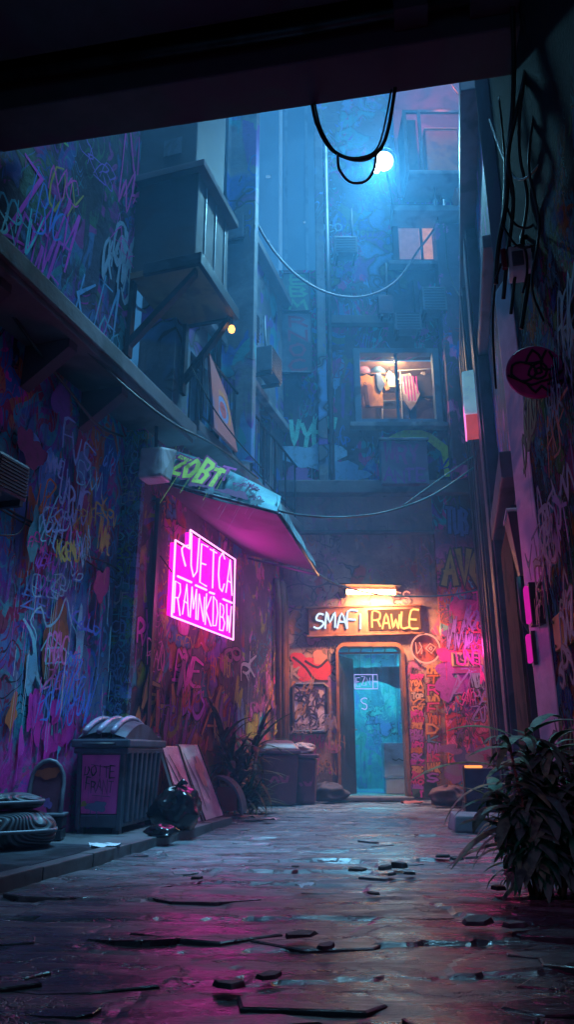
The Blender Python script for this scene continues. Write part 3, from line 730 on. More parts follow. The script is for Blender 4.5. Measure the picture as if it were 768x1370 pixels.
w.tube([AI1 + Vector((0, 0, -.05)), AO1 + Vector((0, 0, -.05))], .018, 8)
w.split('frame_rail', M['steel_grey'], aw, True)
# fascia lettering in its own plane
fd = fb - fa; fl = fd.length; fx = fd.normalized()
q = Painter(-.045); rg = random.Random(14)
for t, a, b, c, d, col, o_ in (('ZOBT', .26, .10, .26, .70, (.7, .85, .1), (.4, .02, .22)), ('T', .86, .2, .2, .22, (.62, .04, .4), None), ('YUS', 1.1, .05, .14, .34, (.02, .06, .1), None), ('Z', .12, .12, .2, .14, (.4, .06, .3), None)):
    q.strokes(lettering(t, a * fl / 1.75, b, c, d * fl / 1.75, rg, .1, .05), .026 if t == 'ZOBT' else .014, col, o_, .8, False, .5, rg)
for i in range(9):
    a = rg.uniform(.05, .95); q.scrawl(a * fl, rg.uniform(0, .3) - .02 - .1 * a, rg.uniform(.1, .3), rg.uniform(.05, .12), rg.choice([(.3, .03, .22), (.04, .14, .2), (.03, .08, .12)]), rg, rg.uniform(.004, .007)) if not .22 < a < .6 or i % 3 == 0 else None
for i in range(12): q.blob(rg.uniform(.05, .95) * fl, rg.uniform(-.03, .04), rg.uniform(.04, .12), rg.uniform(.015, .05), rg.choice([(.05, .12, .16), (.2, .04, .16), (.08, .2, .24)]), rg, .6, 1)
o = q.build(aw, 'lettering')
ez = Vector((.40, 0, 1)).normalized(); ey = ez.cross(fx).normalized(); ez2 = fx.cross(ey).normalized()
o.matrix_local = Matrix((( fx.x, ey.x, ez2.x, fa.x), (fx.y, ey.y, ez2.y, fa.y), (fx.z, ey.z, ez2.z, fa.z), (0, 0, 0, 1)))

# pale lamp housing at the awning's left corner
jb = on_frame(SHOP, 'junction_box', 'pale dented junction box bolted at the upper left corner of the awning', 'junction box', -.02, 3.45, -.16)
w = MB(); w.hexa([(-.14, -.16, 0), (.1, -.16, 0), (.1, .12, 0), (-.14, .12, 0)], [(-.12, -.14, .34), (.14, -.2, .4), (.12, .12, .42), (-.12, .12, .36)]); w.build('case', M['white_plastic'], jb, bevel=.03)
w = MB(); w.tube([(0, 0, .38), (.02, .02, .7)], .02, 6); w.split('conduit', M['steel_dark'], jb)

# ================================================================== UPPER LEFT FACADE
fb_ = thing('balcony_building', 'tall blue grey building rising above the awning with closed balconies', 'building', SHOP.o, SHOP.phi)
SX = lambda Y: (Y - 7.36) * 1.04695
xA, xB = SX(9.13), SX(9.74)
w = MB()
holed_wall(w, 0.65, xA, 4.47, 15, [(1.15, 1.6, 6.6, 7.7), (1.1, 1.65, 4.7, 5.7)], .02, .2)
holed_wall(w, xA, xB, 4.47, 16, [], -.07, .2)
holed_wall(w, xB, 5.2, 4.47, 8.9, [(xB + .35, xB + .8, 7.0, 8.3), (xB + .5, xB + 1.1, 5.0, 6.2), (xB + 1.35, xB + 1.9, 5.0, 6.2)], .02, .2)
w.build('wall', M['wall_facade'], fb_)
w = MB(); w.box(xB - .02, 5.22, -.16, .1, 8.9, 9.05); w.box(.65, xA - .003, -.12, .1, 12.0, 12.15); w.split('parapet', M['concrete'], fb_, bevel=.015)
w = MB(); w.box(.65, 5.2, -.10, .05, 6.28, 6.4); w.split('string_course', M['concrete_lit'], fb_, bevel=.015)
for (a, b, c, d) in ((1.15, 1.6, 6.6, 7.7), (1.1, 1.65, 4.7, 5.7), (xB + .35, xB + .8, 7.0, 8.3), (xB + .5, xB + 1.1, 5.0, 6.2), (xB + 1.35, xB + 1.9, 5.0, 6.2)):
    w = MB(); w.box(a, b, .16, .18, c, d); fr = w.build('window', mat('dusty_window_pane', (.05, .10, .14), .15, 0, .5, 5, .05), fb_)
    w = MB()
    for q in ((a, a + .04, c, d), (b - .04, b, c, d), (a + .041, b - .041, c, c + .04), (a + .041, b - .041, d - .04, d), ((a + b) / 2 - .015, (a + b) / 2 + .015, c + .041, d - .041)): w.box(q[0], q[1], .12, .158, q[2], q[3])
    w.build('frame', M['steel_grey'], fr)
w = MB()                                          # pipe bundle hugging the bright shaft
for i, xx in enumerate((xA - .1, xA - .03)): w.tube([(xx, -.05 - .03 * i, 4.5), (xx, -.05 - .03 * i, 11), (xx + .02, -.05, 15)], .03, 8)
w.split('drainpipe', M['steel_dark'], fb_, True)
w = MB(); w.box(2.05, 2.2, -.5, .0, 4.48, 11.5); w.box(2.4, 2.46, -.2, .0, 4.48, 9); w.split('fin', M['wall_facade'], fb_, bevel=.01)
# railings in front of the lower storey
for k, (x0, x1, z0) in enumerate(((.8, 2.0, 4.47), (2.6, 4.9, 4.47))):
    rl = on_frame(SHOP, 'railing', ('short dark railing on the shop roof under the bracketed balcony', 'long dark railing on the shop roof running toward the back facade')[k], 'railing', x0, z0, -.3, group='railings on the shop roof')
    W2 = x1 - x0
    w = MB(); w.tube([(0, 0, 1.0), (W2, 0, 1.0)], .02, 6); w.tube([(0, 0, .12), (W2, 0, .12)], .014, 6); w.split('rail', M['steel_dark'], rl)
    for i in range(int(W2 / .55) + 1):
        w = MB(); w.tube([(i * .55, 0, 0), (i * .55, 0, 1.0)], .016, 6); w.build('post', M['steel_dark'], rl)
    w = MB()
    for i in range(int(W2 / .11)): w.tube([(i * .11 + .05, 0, .12), (i * .11 + .05, 0, 1.0)], .005, 4)
    w.build('baluster', M['steel_dark'], rl)['kind'] = 'stuff'

# closed balcony on a bracketed platform
PZ = 5.92
c1 = loc(SHOP, onz(265, 355, PZ)); c2 = loc(SHOP, onz(304, 422, PZ)); c0 = loc(SHOP, onz(179, 365, PZ))
eb = on_frame(SHOP, 'closed_balcony', 'dark boxed-in balcony on a plank platform with diagonal brackets', 'balcony')
x0, x1 = c1.x, c2.x + .05; y0 = c1.y
w = MB(); w.hexa([(x0, .22, PZ), (x0, y0, PZ), (x1, y0, PZ), (x1, .22, PZ)], [(x0, .22, PZ + .09), (x0, y0, PZ + .09), (x1, y0, PZ + .09), (x1, .22, PZ + .09)]); w.build('platform', M['wood'], eb, bevel=.01)
w = MB(); w.box(x0 - .06, x0 - .004, y0 - .05, .0, PZ - .02, PZ + .13); w.box(x0 - .06, x1 + .06, y0 - .06, y0 - .004, PZ - .02, PZ + .13); w.box(x1 + .004, x1 + .06, y0, .0, PZ - .02, PZ + .13); w.split('edge_beam', M['steel_dark'], eb, bevel=.008)
for xx in (x0 + .05, x1 - .02):
    yw_ = .2 if xx < 0 else -.004
    w = MB(); w.hexa([(xx - .04, y0 + .04, PZ - .09), (xx + .04, y0 + .04, PZ - .09), (xx + .04, yw_, PZ - .92), (xx - .04, yw_, PZ - .92)], [(xx - .04, y0 + .04, PZ - .003), (xx + .04, y0 + .04, PZ - .003), (xx + .04, yw_, PZ - .80), (xx - .04, yw_, PZ - .80)]); w.split('bracket', M['steel_dark'], eb)
    w = MB(); w.box(xx - .045, xx + .045, yw_ - .05, yw_ - .001, PZ - 1.0, PZ - .02); w.split('wall_plate', M['steel_dark'], eb)
bxy = y0 + .06
w = MB(); w.box(x0 + .03, x1 - .08, bxy, .24, PZ + .092, PZ + 1.35); w.build('box', mat('dark_box_cladding', (.03, .034, .046), .7, 0, .5, 3, .4, second=(.05, .032, .036)), eb, bevel=.015)
w = MB(); w.box(x0 - .05, x1 + .02, bxy - .1, .24, PZ + 1.353, PZ + 1.45); w.box(x0 - .02, x1, bxy - .05, 0, PZ + .094, PZ + .15); w.split('slab', M['concrete_dark'], eb, bevel=.01)
w = MB(); w.box(x0 + .06, x1 - .14, bxy + .06, .24, PZ + 1.453, PZ + 5); w.build('upper_box', mat('upper_box_cladding', (.022, .028, .04), .7, 0, .5, 3, .4), eb, bevel=.015)
w = MB()
for i in range(3): w.box(x0 + .25 + i * .3, x0 + .27 + i * .3, bxy - .012, bxy + .02, PZ + .2, PZ + 1.3)
w.box(x0 + .02, x0 + .029, -.36, -.12, PZ + 1.7, PZ + 1.95)
w.split('panel_batten', M['steel_grey'], eb)
# small orange lamp under it
pz = onz(303, 437, 5.98); ol = thing('wall_lamp', 'tiny orange bulb glowing at the corner below the boxed-in balcony', 'lamp', SHOP.w(x1 + .02, y0 + .02, PZ - .22))
w = MB(); w.lathe([(.006, 0), (.035, .02), (.045, .06), (.03, .1)], 12); w.build('bulb', M['orange_bulb'], ol, True)
w = MB(); w.tube([(0, 0, .1), (0, 0, .2)], .012, 6); w.build('stem', M['steel_dark'], ol)
# leaning painted panel on the shop roof
d0 = SHOP.w(1.25, -.30, 4.47)
pb = on_frame(SHOP, 'painted_panel', 'orange and red graffiti panel standing on the shop roof under the balcony', 'panel', .95, 4.47, -.42)
w = MB(); w.hexa([(0, 0, 0), (.8, 0, 0), (.8, .04, 0), (0, .04, 0)], [(0, .1, 1.05), (.62, .1, .75), (.62, .14, .75), (0, .14, 1.05)]); w.build('board', mat('painted_red_board', (.34, .07, .07), .6, 0, .4, 4, .2, second=(.12, .1, .25)), pb)
q = Painter(-.02); rg = random.Random(3)
for r_, col in ((.24, ORG), (.15, (.08, .2, .42)), (.08, RED)): q.strokes([fine([(.38 + r_ * math.cos(a), .42 + r_ * math.sin(a)) for a in [i * .7 for i in range(10)]], 2)], .035, col)
o = q.build(pb, 'artwork'); o.rotation_euler = (-math.atan(.1), 0, 0); o.location = (0, .03, 0)

# ================================================================== BACK BUILDING
def B(px, py, n=0): return BACK.px(px, py, n)
bb = thing('apartment_building', 'tall apartment block closing the alley with the arched orange door frame', 'building', BACK.o, 0)
dx0, _ = B(452, 960); dx1, dzt = B(538, 863); wx0, wzt = B(479, 473); wx1, wzb = B(586, 563)
ux0, uzt = B(529, 280); ux1, uzb = B(597, 350)
hole_d = (dx0, dx1, 0.0, dzt); hole_w = (wx0, wx1, wzb, wzt); hole_u = (ux0, ux1, uzb, uzt)
px1 = B(592, 900)[0]; xr = 5.4; xsplit = .62; xl = -.16
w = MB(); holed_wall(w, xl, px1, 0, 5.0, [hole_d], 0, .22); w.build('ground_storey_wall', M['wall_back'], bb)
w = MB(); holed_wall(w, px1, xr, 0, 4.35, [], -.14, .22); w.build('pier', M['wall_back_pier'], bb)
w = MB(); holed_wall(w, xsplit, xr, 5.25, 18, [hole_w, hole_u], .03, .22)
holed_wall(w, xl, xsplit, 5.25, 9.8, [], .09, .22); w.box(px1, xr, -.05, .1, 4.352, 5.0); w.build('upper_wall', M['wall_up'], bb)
w = MB(); w.box(xl, xr, -.22, .3, 5.0, 5.24); w.box(xl, xr - .6, -.09, .1, 4.3, 4.36); w.split('ledge', M['concrete'], bb, bevel=.02)
zc = B(490, 432)[1]
w = MB(); w.box(B(443, 432)[0], B(530, 432)[0], -.12, .1, zc - .08, zc + .1); w.split('string_course', M['concrete'], bb, bevel=.015)
w = MB()
for q in (B(440, 400)[0], B(600, 500)[0], B(612, 500)[0]): w.tube([(q, -.03, 5.25), (q, -.03, 13)], .045, 8)
w.split('drainpipe', M['steel_grey'], bb, True)
w = MB(); w.box(B(600, 600)[0], B(655, 600)[0], -.3, .05, 5.26, 10.6); w.build('service_shaft', M['wall_right'], bb)
w = MB(); w.box(xsplit - .05, xsplit + .12, -.10, .05, 5.26, 18); w.build('pilaster', M['wall_facade'], bb, bevel=.02)
for q in ((1.6, 3.4), (.2, 1.3)):
    pass
# door trim: rounded portal
fxo0, fxo1, fzo = dx0 - .015, dx1 + .025, dzt + .04
def arch(x0, x1, zt, r, n=6):
    pts = [(x0, 0.0)]
    pts += [(x0 + r - r * math.cos(a), zt - r + r * math.sin(a)) for a in [math.pi / 2 * i / n for i in range(n + 1)]]
    pts += [(x1 - r + r * math.sin(a), zt - r + r * math.cos(a)) for a in [math.pi / 2 * i / n for i in range(n + 1)]]
    return pts + [(x1, 0.0)]
po, pi_ = arch(fxo0, fxo1, fzo, .17), arch(dx0 + .03, dx1 - .03, dzt - .03, .1)
w = MB()
for yy0, yy1, A_, B_ in ((-.07, .12, po, pi_),):
    n = len(A_)
    w.raw([(a, yy0, b) for a, b in A_] + [(a, yy0, b) for a, b in B_] + [(a, .0, b) for a, b in A_] + [(a, yy1 + .1, b) for a, b in B_],
          [(i, i + 1, n + i + 1, n + i) for i in range(n - 1)] + [(2 * n + i, 2 * n + i + 1, i + 1, i) for i in range(n - 1)] + [(n + i, n + i + 1, 3 * n + i + 1, 3 * n + i) for i in range(n - 1)])
w.build('door_frame', M['copper'], bb)
w = MB(); w.box(fxo0 - .02, fxo1 + .02, -.24, .2, .0, .05); w.build('threshold', M['concrete'], bb, bevel=.01)
# corridor behind the door
w = MB(); room(w, dx0 - .25, dx1 + .35, 0.01, dzt + .25, .53, 3.4); w.build('corridor', M['teal_room'], bb)
# window frames
def win(hole, depth, frame_m, mull, name='window', sill=True):
    a, b, c, d = hole
    w = MB(); t = .07
    for q in ((a - .09, a + t - .04, c - .09, d + .09), (b - t + .04, b + .09, c - .09, d + .09), (a + t - .039, b - t + .039, d - .01, d + .09), (a + t - .039, b - t + .039, c - .09, c + .02)): w.box(q[0], q[1], -.05, depth, q[2], q[3])
    o = w.build(name, frame_m, bb, bevel=.008)
    for m in mull:
        w = MB(); xx = a + (b - a) * m; w.box(xx - .025, xx + .025, .0, .05, c + .021, d - .011); w.build('mullion', frame_m, o)
    if sill:
        w = MB(); w.box(a - .2, b + .2, -.17, .06, c - .18, c - .093); w.build('sill', M['concrete_lit'], o, bevel=.012)
    return o
blue_frame = mat('blue_grey_window_frame', (.10, .17, .25), .5, 0, .3, 6, .2)
win(hole_w, .12, blue_frame, (.5,)); win(hole_u, .1, M['plum_dark'], (.52,))
w = MB(); room(w, wx0 - .2, wx1 + .2, wzb - .15, wzt + .15, .56, 1.9); w.build('lit_room', M['warm_wall'], bb)
ud = (ux0 + ux1) / 2
w = MB(); w.box(ux0, ud, .12, .14, uzb, uzt); w.build('pane', M['dim_pane_blue'], bb)
w = MB(); w.box(ud + .001, ux1, .12, .14, uzb, uzt); w.build('pane', M['dim_pane'], bb)

# painted things on the back wall
p = Painter(-.004); rg = random.Random(41)
x, z = B(413, 893); p.blob(x - .12, z + .1, .17, .14, (.55, .035, .06), rg, .5, 0); p.blob(x + .12, z - .06, .24, .2, (.6, .04, .07), rg, .6, 0); p.blob(x + .18, z + .16, .12, .11, (.5, .22, .18), rg, .3, 0)
p.strokes([fine([(x - .25, z + .16), (x - .05, z), (x + .1, z - .2), (x + .3, z - .22)]), fine([(x - .05, z + .1), (x + .15, z), (x + .3, z + .12)])], .02, (.03, .008, .01))
def rowtag(P_, fn, a, b, c, d, t, col, o_=None, hw=.03, jit=.1, curvy=False, slant=.05):
    x0, z0 = fn(a, b); x1, _ = fn(c, b); _, z1 = fn(a, d)
    P_.strokes(lettering(t, x0, z0, z1 - z0, x1 - x0, rg, jit, slant, 0, curvy), hw, col, o_, .7, False, .2, rg)
for a, b, c, d, t, col in ((392, 1000, 430, 985, 'MWRM', (.6, .04, .22)), (390, 905, 402, 890, 'K', (.4, .3, .3)), (395, 850, 410, 830, 'S', (.25, .2, .2)),):
    rowtag(p, B, a, b, c, d, t, col, None, .018)
cols = [(.6, .05, .2), (.65, .3, .12), (.6, .03, .4), (.35, .1, .5), (.55, .45, .4), (.55, .14, .04), (.1, .25, .4)]
for i in range(20):                                   # column of stickers and tags right of the door
    yy = 905 + i * 8.2
    rowtag(p, B, 549 + rg.uniform(0, 3), yy + 5, 568 + rg.uniform(-3, 2), yy - 2, ''.join(rg.choice(LETS) for _ in range(rg.randint(2, 4))), rg.choice(cols), (.04, .015, .03) if i % 2 else None, .014)
for i in range(12):
    yy = 895 + i * 13
    rowtag(p, B, 571 + rg.uniform(0, 2), yy + 8, 589, yy - 4, ''.join(rg.choice(LETS) for _ in range(rg.randint(1, 3))), rg.choice(cols), (.04, .015, .03) if i % 3 else None, .016)
x, z = B(568, 1052); p.mb.col = (.03, .06, .05); p.mb.face([(x - .2, p.step(), z - .16), (x + .2, p.y, z - .16), (x + .2, p.y, z + .2), (x - .2, p.y, z + .2)])
for i in range(14):
    a = rg.uniform(385, 440); x, z = B(a, rg.uniform(800, 1040)); p.scrawl(x, z, rg.uniform(.15, .35), rg.uniform(.12, .25), rg.choice([(.3, .22, .25), (.35, .1, .2), (.2, .2, .35), (.4, .2, .1)]), rg, .009)
for (a, b) in ((400, 800), (420, 770), (440, 800)):   # faint loops above the sign
    x, z = B(a, b); p.strokes([fine([(x + .3 * math.cos(k * .8), z + .22 * math.sin(k * .8)) for k in range(9)], 2)], .012, (.10, .07, .09))
p.build(bb)
p = Painter(-.145); rg = random.Random(43)            # pier: magenta wildstyle
def Bp(px, py): return BACK.px(px, py, -.145)
def bp(a, b, c, d, t, col, o_=None, hw=.03): rowtag(p, Bp, a, b, c, d, t, col, o_, hw, .1)
bp(596, 782, 652, 738, 'AVG', (.35, .36, .06), (.05, .06, .03), .05)
bp(598, 712, 628, 680, 'TUB', (.08, .16, .45), (.03, .03, .09), .03)
for i in range(13):
    x, z = Bp(rg.uniform(600, 650), rg.uniform(815, 930)); p.blob(x, z, rg.uniform(.12, .3), rg.uniform(.08, .25), rg.choice([(.6, .03, .38), (.34, .06, .5), (.55, .04, .14), (.2, .08, .5), (.5, .08, .35)]), rg, .6, 1)
for i in range(16):
    x, z = Bp(rg.uniform(594, 650), rg.uniform(800, 960)); p.scrawl(x, z, rg.uniform(.2, .5), rg.uniform(.14, .32), rg.choice([(.75, .05, .5), (.45, .2, .7), (.7, .08, .2), (.3, .2, .65), (.8, .3, .6), (.2, .35, .5)]), rg, rg.uniform(.012, .024), (.03, .01, .04) if i % 2 else None)
for i in range(8):
    x, z = Bp(rg.uniform(600, 655), rg.uniform(940, 1050)); p.blob(x, z, rg.uniform(.1, .25), rg.uniform(.06, .16), rg.choice([(.25, .2, .35), (.1, .1, .3), (.3, .12, .35), (.3, .28, .12)]), rg, .5, 0)
p.build(bb)
p = Painter(.084); rg = random.Random(47)             # left bay, first storey
q = Painter(.024)
def B2(px, py): return BACK.px(px, py, .024)
rowtag(q, B2, 388, 592, 452, 560, 'VYEY', (.2, .75, .6), None, .04, .14, True)
rowtag(q, B2, 425, 615, 475, 598, 'LATTE', (.02, .025, .05), None, .028, .06)
rowtag(q, B2, 440, 400, 520, 385, 'NYEROG', (.05, .12, .2), None, .03, .14, True)
for (a, b, c, d) in ((400, 640, .3, .2), (455, 635, .5, .25), (420, 610, .5, .3), (450, 500, .12, .3)):
    x, z = B2(a, b); q.blob(x, z, c, d, rg.choice([(.25, .5, .7), (.15, .35, .6), (.3, .12, .4)]), rg, .6, 2)
x, z = B2(448, 490); q.blob(x, z, .10, .16, (.45, .04, .35), rg, .6, 2)
x, z = B2(553, 592)                                  # green arch
q.strokes([fine([(x + .56 * math.cos(math.pi - math.pi * k / 10) + (.05 if k > 8 else 0), z - .35 + .52 * math.sin(math.pi * k / 10) - (.25 if k == 10 else 0)) for k in range(11)], 3)], .085, (.6, .9, .12))
rowtag(q, B2, 425, 310, 460, 300, 'OCO', (.25, .5, .6), None, .016)
x, z = B2(560, 445); q.blob(x, z, .14, .12, (.35, .03, .3), rg, .6, 1); x, z = B2(550, 425); q.blob(x, z, .5, .16, (.10, .10, .2), rg, .5, 2)
for i in range(12):
    x, z = B2(rg.uniform(385, 600), rg.uniform(440, 640))
    if wx0 - .5 < x < wx1 + .2 and wzb - .2 < z < wzt + .3: continue
    q.scrawl(x, z, rg.uniform(.3, .7), rg.uniform(.2, .4), rg.choice([BLUE, TEAL, VIO, (.1, .2, .3), (.2, .05, .2)]), rg, .016)
q.build(bb)

# ---------------------------------------------------------------- things on the back wall
def on_back(name, label, cat, px, py, y=0, group=None):
    x, z = BACK.px(px, py, y); return thing(name, label, cat, BACK.w(x, y, z), 0, group), x, z
# lamp over the door
lx0, lz = B(461, 797, -.2); lx1, _ = B(531, 797, -.2); LW = lx1 - lx0
dl = thing('door_lamp', 'bright warm tube lamp under a dark hood above the painted sign board', 'lamp', (lx0, 12.2, lz))
w = MB(); w.tube([(.02, -.26, .05), (LW - .02, -.26, .05)], .042, 10); w.build('tube', M['warm_tube'], dl, True)
w = MB(); w.hexa([(-.08, -.40, .155), (LW + .06, -.40, .135), (LW + .06, 0, .16), (-.08, 0, .18)], [(-.08, -.40, .175), (LW + .06, -.40, .155), (LW + .06, 0, .24), (-.08, 0, .26)]); w.build('hood', M['rust'], dl)
w = MB(); w.box(.0, .03, -.3, 0, .0, .15); w.box(LW - .03, LW, -.3, 0, .0, .14); w.split('bracket', M['rust'], dl)
# painted board with neon words
sx0, sz0 = B(413, 850, -.1); sx1, sz1 = B(564, 813, -.1); SW, SH = sx1 - sx0, sz1 - sz0 - .02
sg = thing('shop_sign', 'long sign board over the door reading SMAFI in pale blue and RAWLE in glowing orange', 'sign', (sx0, 12.2, sz0)); sg.rotation_euler = (0, -R(1.5), 0)
w = MB(); w.box(0, SW, -.12, -.01, 0, SH); w.build('board', M['signboard'], sg, bevel=.012)
w = MB(); w.box(SW * .53, SW * .985, -.135, -.122, .05, SH - .05); w.build('lit_panel', M['warm_panel'], sg)
w = MB()
for a, b in ((-.03, 0), (SH, SH + .03)): w.box(-.03, SW + .03, -.145, -.01, a, b)
w.split('trim', M['copper'], sg, bevel=.006)
rg = random.Random(8)
for t, a, b, m_, y in (('SMAFI', .05, .48, 'cool_letters', -.14), ('RAWLE', .56, .97, 'warm_letters', -.15)):
    wts = [.45 if c == 'I' else 1.1 for c in t]; u0 = SW * a
    for i, ch in enumerate(t):
        w = MB(); gw = SW * (b - a) * wts[i] / sum(wts)
        for pl in lettering(ch, u0 - (gw * .4 if ch == 'I' else 0), .09, SH - .18, gw * (1.6 if ch == 'I' else 1), rg, .08, .1, 0, True, .12): w.tube([(u, y - .002 * i, v) for u, v in pl], .016, 6)
        u0 += gw
        w.build('letter', M[m_], sg, True)
# small script above
e0 = thing('neon_script', 'small pink neon scribble reading ES at the end of the door lamp', 'sign', (B(527, 806, -.05)[0], 12.2, B(527, 808, -.05)[1]))
w = MB()
for pl in lettering('ES', 0, 0, .2, .3, rg, .06, .1, 0, True): w.tube([(u, -.06, v) for u, v in pl], .012, 6)
w.build('tube', M['ring'], e0, True)
w = MB(); w.tube([(.1, -.06, .1), (.1, .0, .1)], .006, 5); w.tube([(.22, -.06, .1), (.22, .0, .1)], .006, 5); w.split('mount', M['steel_dark'], e0)
# round neon badge
rn, x, z = on_back('ring_sign', 'round pink neon ring with an eye shape right of the door frame', 'sign', 569, 868); rr = .235
w = MB(); w.tube([(rr * math.cos(a), -.06, rr * math.sin(a)) for a in [i * math.pi / 16 for i in range(33)]], .013, 6); w.build('ring', M['ring'], rn, True)
w = MB(); w.lathe([(rr - .02, 0), (rr - .02, .01)], 30); o = w.build('back_plate', mat('rose_sign_plate', (.30, .08, .08), .5), rn); o.rotation_euler = (R(90), 0, 0); o.location = (0, -.005, 0)
w = MB()
for pl in ([(.0, .0), (.08, .08), (.17, .02), (.09, -.08), (.0, .0)], [(.06, .0), (.09, .03), (.11, 0), (.09, -.03), (.06, 0)], [(-.16, .1), (-.15, -.08)], [(-.14, -.09), (-.06, .02), (-.07, -.09)], [(-.1, .1), (-.06, .02)]):
    w.tube([(a, -.055, b) for a, b in pl], .008, 5)
w.build('emblem', M['ring'], rn, True)
w = MB(); w.tube([(0, -.05, rr), (0, 0, rr)], .006, 5); w.split('mount', M['steel_dark'], rn)
# triangle sign + plate
x, z = BACK.px(627, 862, -.16); ts = thing('triangle_sign', 'small red triangular neon sign on the magenta pier', 'sign', (x, 12.06, z))
w = MB(); tri = [(-.17, -.1), (.17, -.1), (0, .2)]; w.tube([(a, -.05, b) for a, b in tri + [tri[0]]], .013, 6); w.tube([(a * .45, -.05, b * .45 + .0) for a, b in tri + [tri[0]]], .01, 6); w.build('tube', M['tri'], ts, True)
w = MB(); w.prism([(-.14, -.085), (.14, -.085), (0, .16)], -.02, -.002); w.build('back_plate', mat('wine_sign_plate', (.14, .01, .03), .5), ts)
x, z = BACK.px(627, 882, -.16); ps = thing('name_plate', 'dull green plate lettered BSTB with a pink bar under it, below the triangle', 'sign', (x, 12.06, z))
w = MB(); w.box(-.27, .24, -.04, -.002, -.12, .11); w.build('plate', mat('dull_green_plate', (.34, .36, .2), .5), ps, bevel=.01)
q = Painter(-.043); rg = random.Random(4); q.strokes(lettering('BSTB', -.22, -.07, .14, .42, rg, .04), .02, (.03, .05, .04)); q.build(ps, 'lettering')
w = MB(); w.box(-.22, .2, -.05, -.002, -.22, -.135); w.split('lit_bar', emit('pink_bar_glow', (1, .06, .35), .5), ps)
# framed lilac panel
x0, z0 = B(390, 981); x1, z1 = B(439, 914); mp = thing('wall_panel', 'lilac panel covered in maze-like dark lines in a dark frame left of the door', 'panel', (x0, 12.2, z0)); PW, PH = x1 - x0, z1 - z0
w = MB(); ra = arch(0.03, PW - .03, PH - .03, .09); ra = [(a, max(.03, b)) for a, b in ra]; w.prism(ra, -.035, -.002); w.build('plate', M['lilac'], mp)
w = MB()
rim = [(.0, 0.0), (PW, .0), (PW, PH), (0, PH), (0, 0)]; w.tube([(a, -.03, b) for a, b in [(.05, .02), (PW - .05, .02), (PW - .02, .06), (PW - .02, PH - .07), (PW - .07, PH - .02), (.07, PH - .02), (.02, PH - .07), (.02, .06), (.05, .02)]], .034, 6); w.build('frame', M['plum_dark'], mp)
q = Painter(-.037); rg = random.Random(77)
for i in range(34):
    a, b = rg.uniform(.08, PW - .1), rg.uniform(.08, PH - .1); pl = [(a, b)]; d = rg.uniform(0, 6.28)
    for k in range(4):
        d += rg.uniform(-1.1, 1.1); a = min(PW - .05, max(.05, a + .07 * math.cos(d))); b = min(PH - .05, max(.05, b + .07 * math.sin(d))); pl.append((a, b))
    q.strokes([fine(pl, 2)], .013, (.05, .03, .08))
q.build(mp, 'artwork')
# doorway contents
cr, x, z = on_back('curtain_rod', 'thin copper rod across the top of the open doorway', 'rod', 452, 874, .1)
w = MB(); w.tube([(.0, 0, 0), (dx1 - dx0, 0, .01)], .014, 6); w.build('rod', M['copper'], cr)
for i in range(4):
    w = MB(); u = .18 + i * .2; w.tube([(u, 0, .02), (u + .02, 0, .07), (u - .01, 0, .1)], .008, 5); w.split('hook', M['copper'], cr)
dr = thing('open_door', 'dark navy door leaf standing ajar at the left of the teal doorway', 'door', (dx0 + .05, 12.26, 0.06)); dr.rotation_euler = (0, 0, R(63))
w = MB(); w.box(0, .62, 0, .045, 0, dzt - .22); w.build('leaf', M['navy'], dr, bevel=.008)
w = MB(); w.tube([(.55, -.02, 1.0), (.55, -.06, 1.0), (.46, -.06, 1.0)], .012, 6); w.build('handle', M['steel_grey'], dr)
w = MB(); w.box(.1, .52, -.006, -.001, .2, .9); w.box(.1, .52, -.006, -.001, 1.1, 1.95); w.split('inset', M['navy'], dr)
ct_ = thing('curtain', 'short gathered turquoise valance across the top of the doorway', 'curtain', (dx0 + .1, 13.2, dzt - .25))
vs = []; NU = 40
for j in range(9):
    for i in range(NU + 1):
        u = i / NU; v = j / 8; vs.append((u * 1.25, .06 * math.sin(u * 34) * (1 - .3 * v) + .1 * math.sin(u * 5), -(.20 + .16 * u + .05 * math.sin(u * 9)) * v))
w = MB(); w.raw(vs, [(j * (NU + 1) + i, j * (NU + 1) + i + 1, (j + 1) * (NU + 1) + i + 1, (j + 1) * (NU + 1) + i) for j in range(8) for i in range(NU)])
w.build('cloth', mat('turquoise_cloth', (.06, .45, .5), .7, 0, .5, 3, .4, second=(.03, .2, .32)), ct_, True)
vn, x, z = on_back('violet_neon_sign', 'small violet neon frame sign hanging inside the teal doorway', 'sign', 490, 912, .8)
w = MB()
for pl in ([(-.2, -.12), (.2, -.12), (.2, .12), (-.2, .12), (-.2, -.12)], [(.12, -.12), (.12, .12)], [(.12, 0), (.2, 0)]): w.tube([(a, 0, b) for a, b in pl], .009, 5)
for pl in lettering('EZN', -.17, -.07, .14, .26, rg, .06): w.tube([(a, 0, b) for a, b in pl], .007, 5)
w.build('tube', M['violet_neon'], vn, True)
w = MB()
for pl in lettering('S', -.1, -.48, .2, .14, rg, .1, 0, 0, True): w.tube([(a, 0, b) for a, b in pl], .009, 5)
w.build('lower_mark', M['violet_neon'], vn, True)
w = MB(); w.tube([(-.1, 0, .12), (-.1, 0, 1.0)], .004, 4); w.tube([(.1, 0, .12), (.1, 0, 1.0)], .004, 4); w.split('hanger', M['steel_dark'], vn)
lk = thing('locker', 'pale blue metal locker standing low inside the doorway', 'locker', (B(516, 1060, 1.5)[0], 13.7, .012))
w = MB(); w.box(0, .52, 0, .4, .25, .85); w.box(.02, .5, .02, .38, 0, .247); w.build('body', M['locker'], lk, bevel=.012)
w = MB(); w.box(.04, .48, -.018, -.002, .29, .81); w.build('door', M['locker'], lk, bevel=.006)
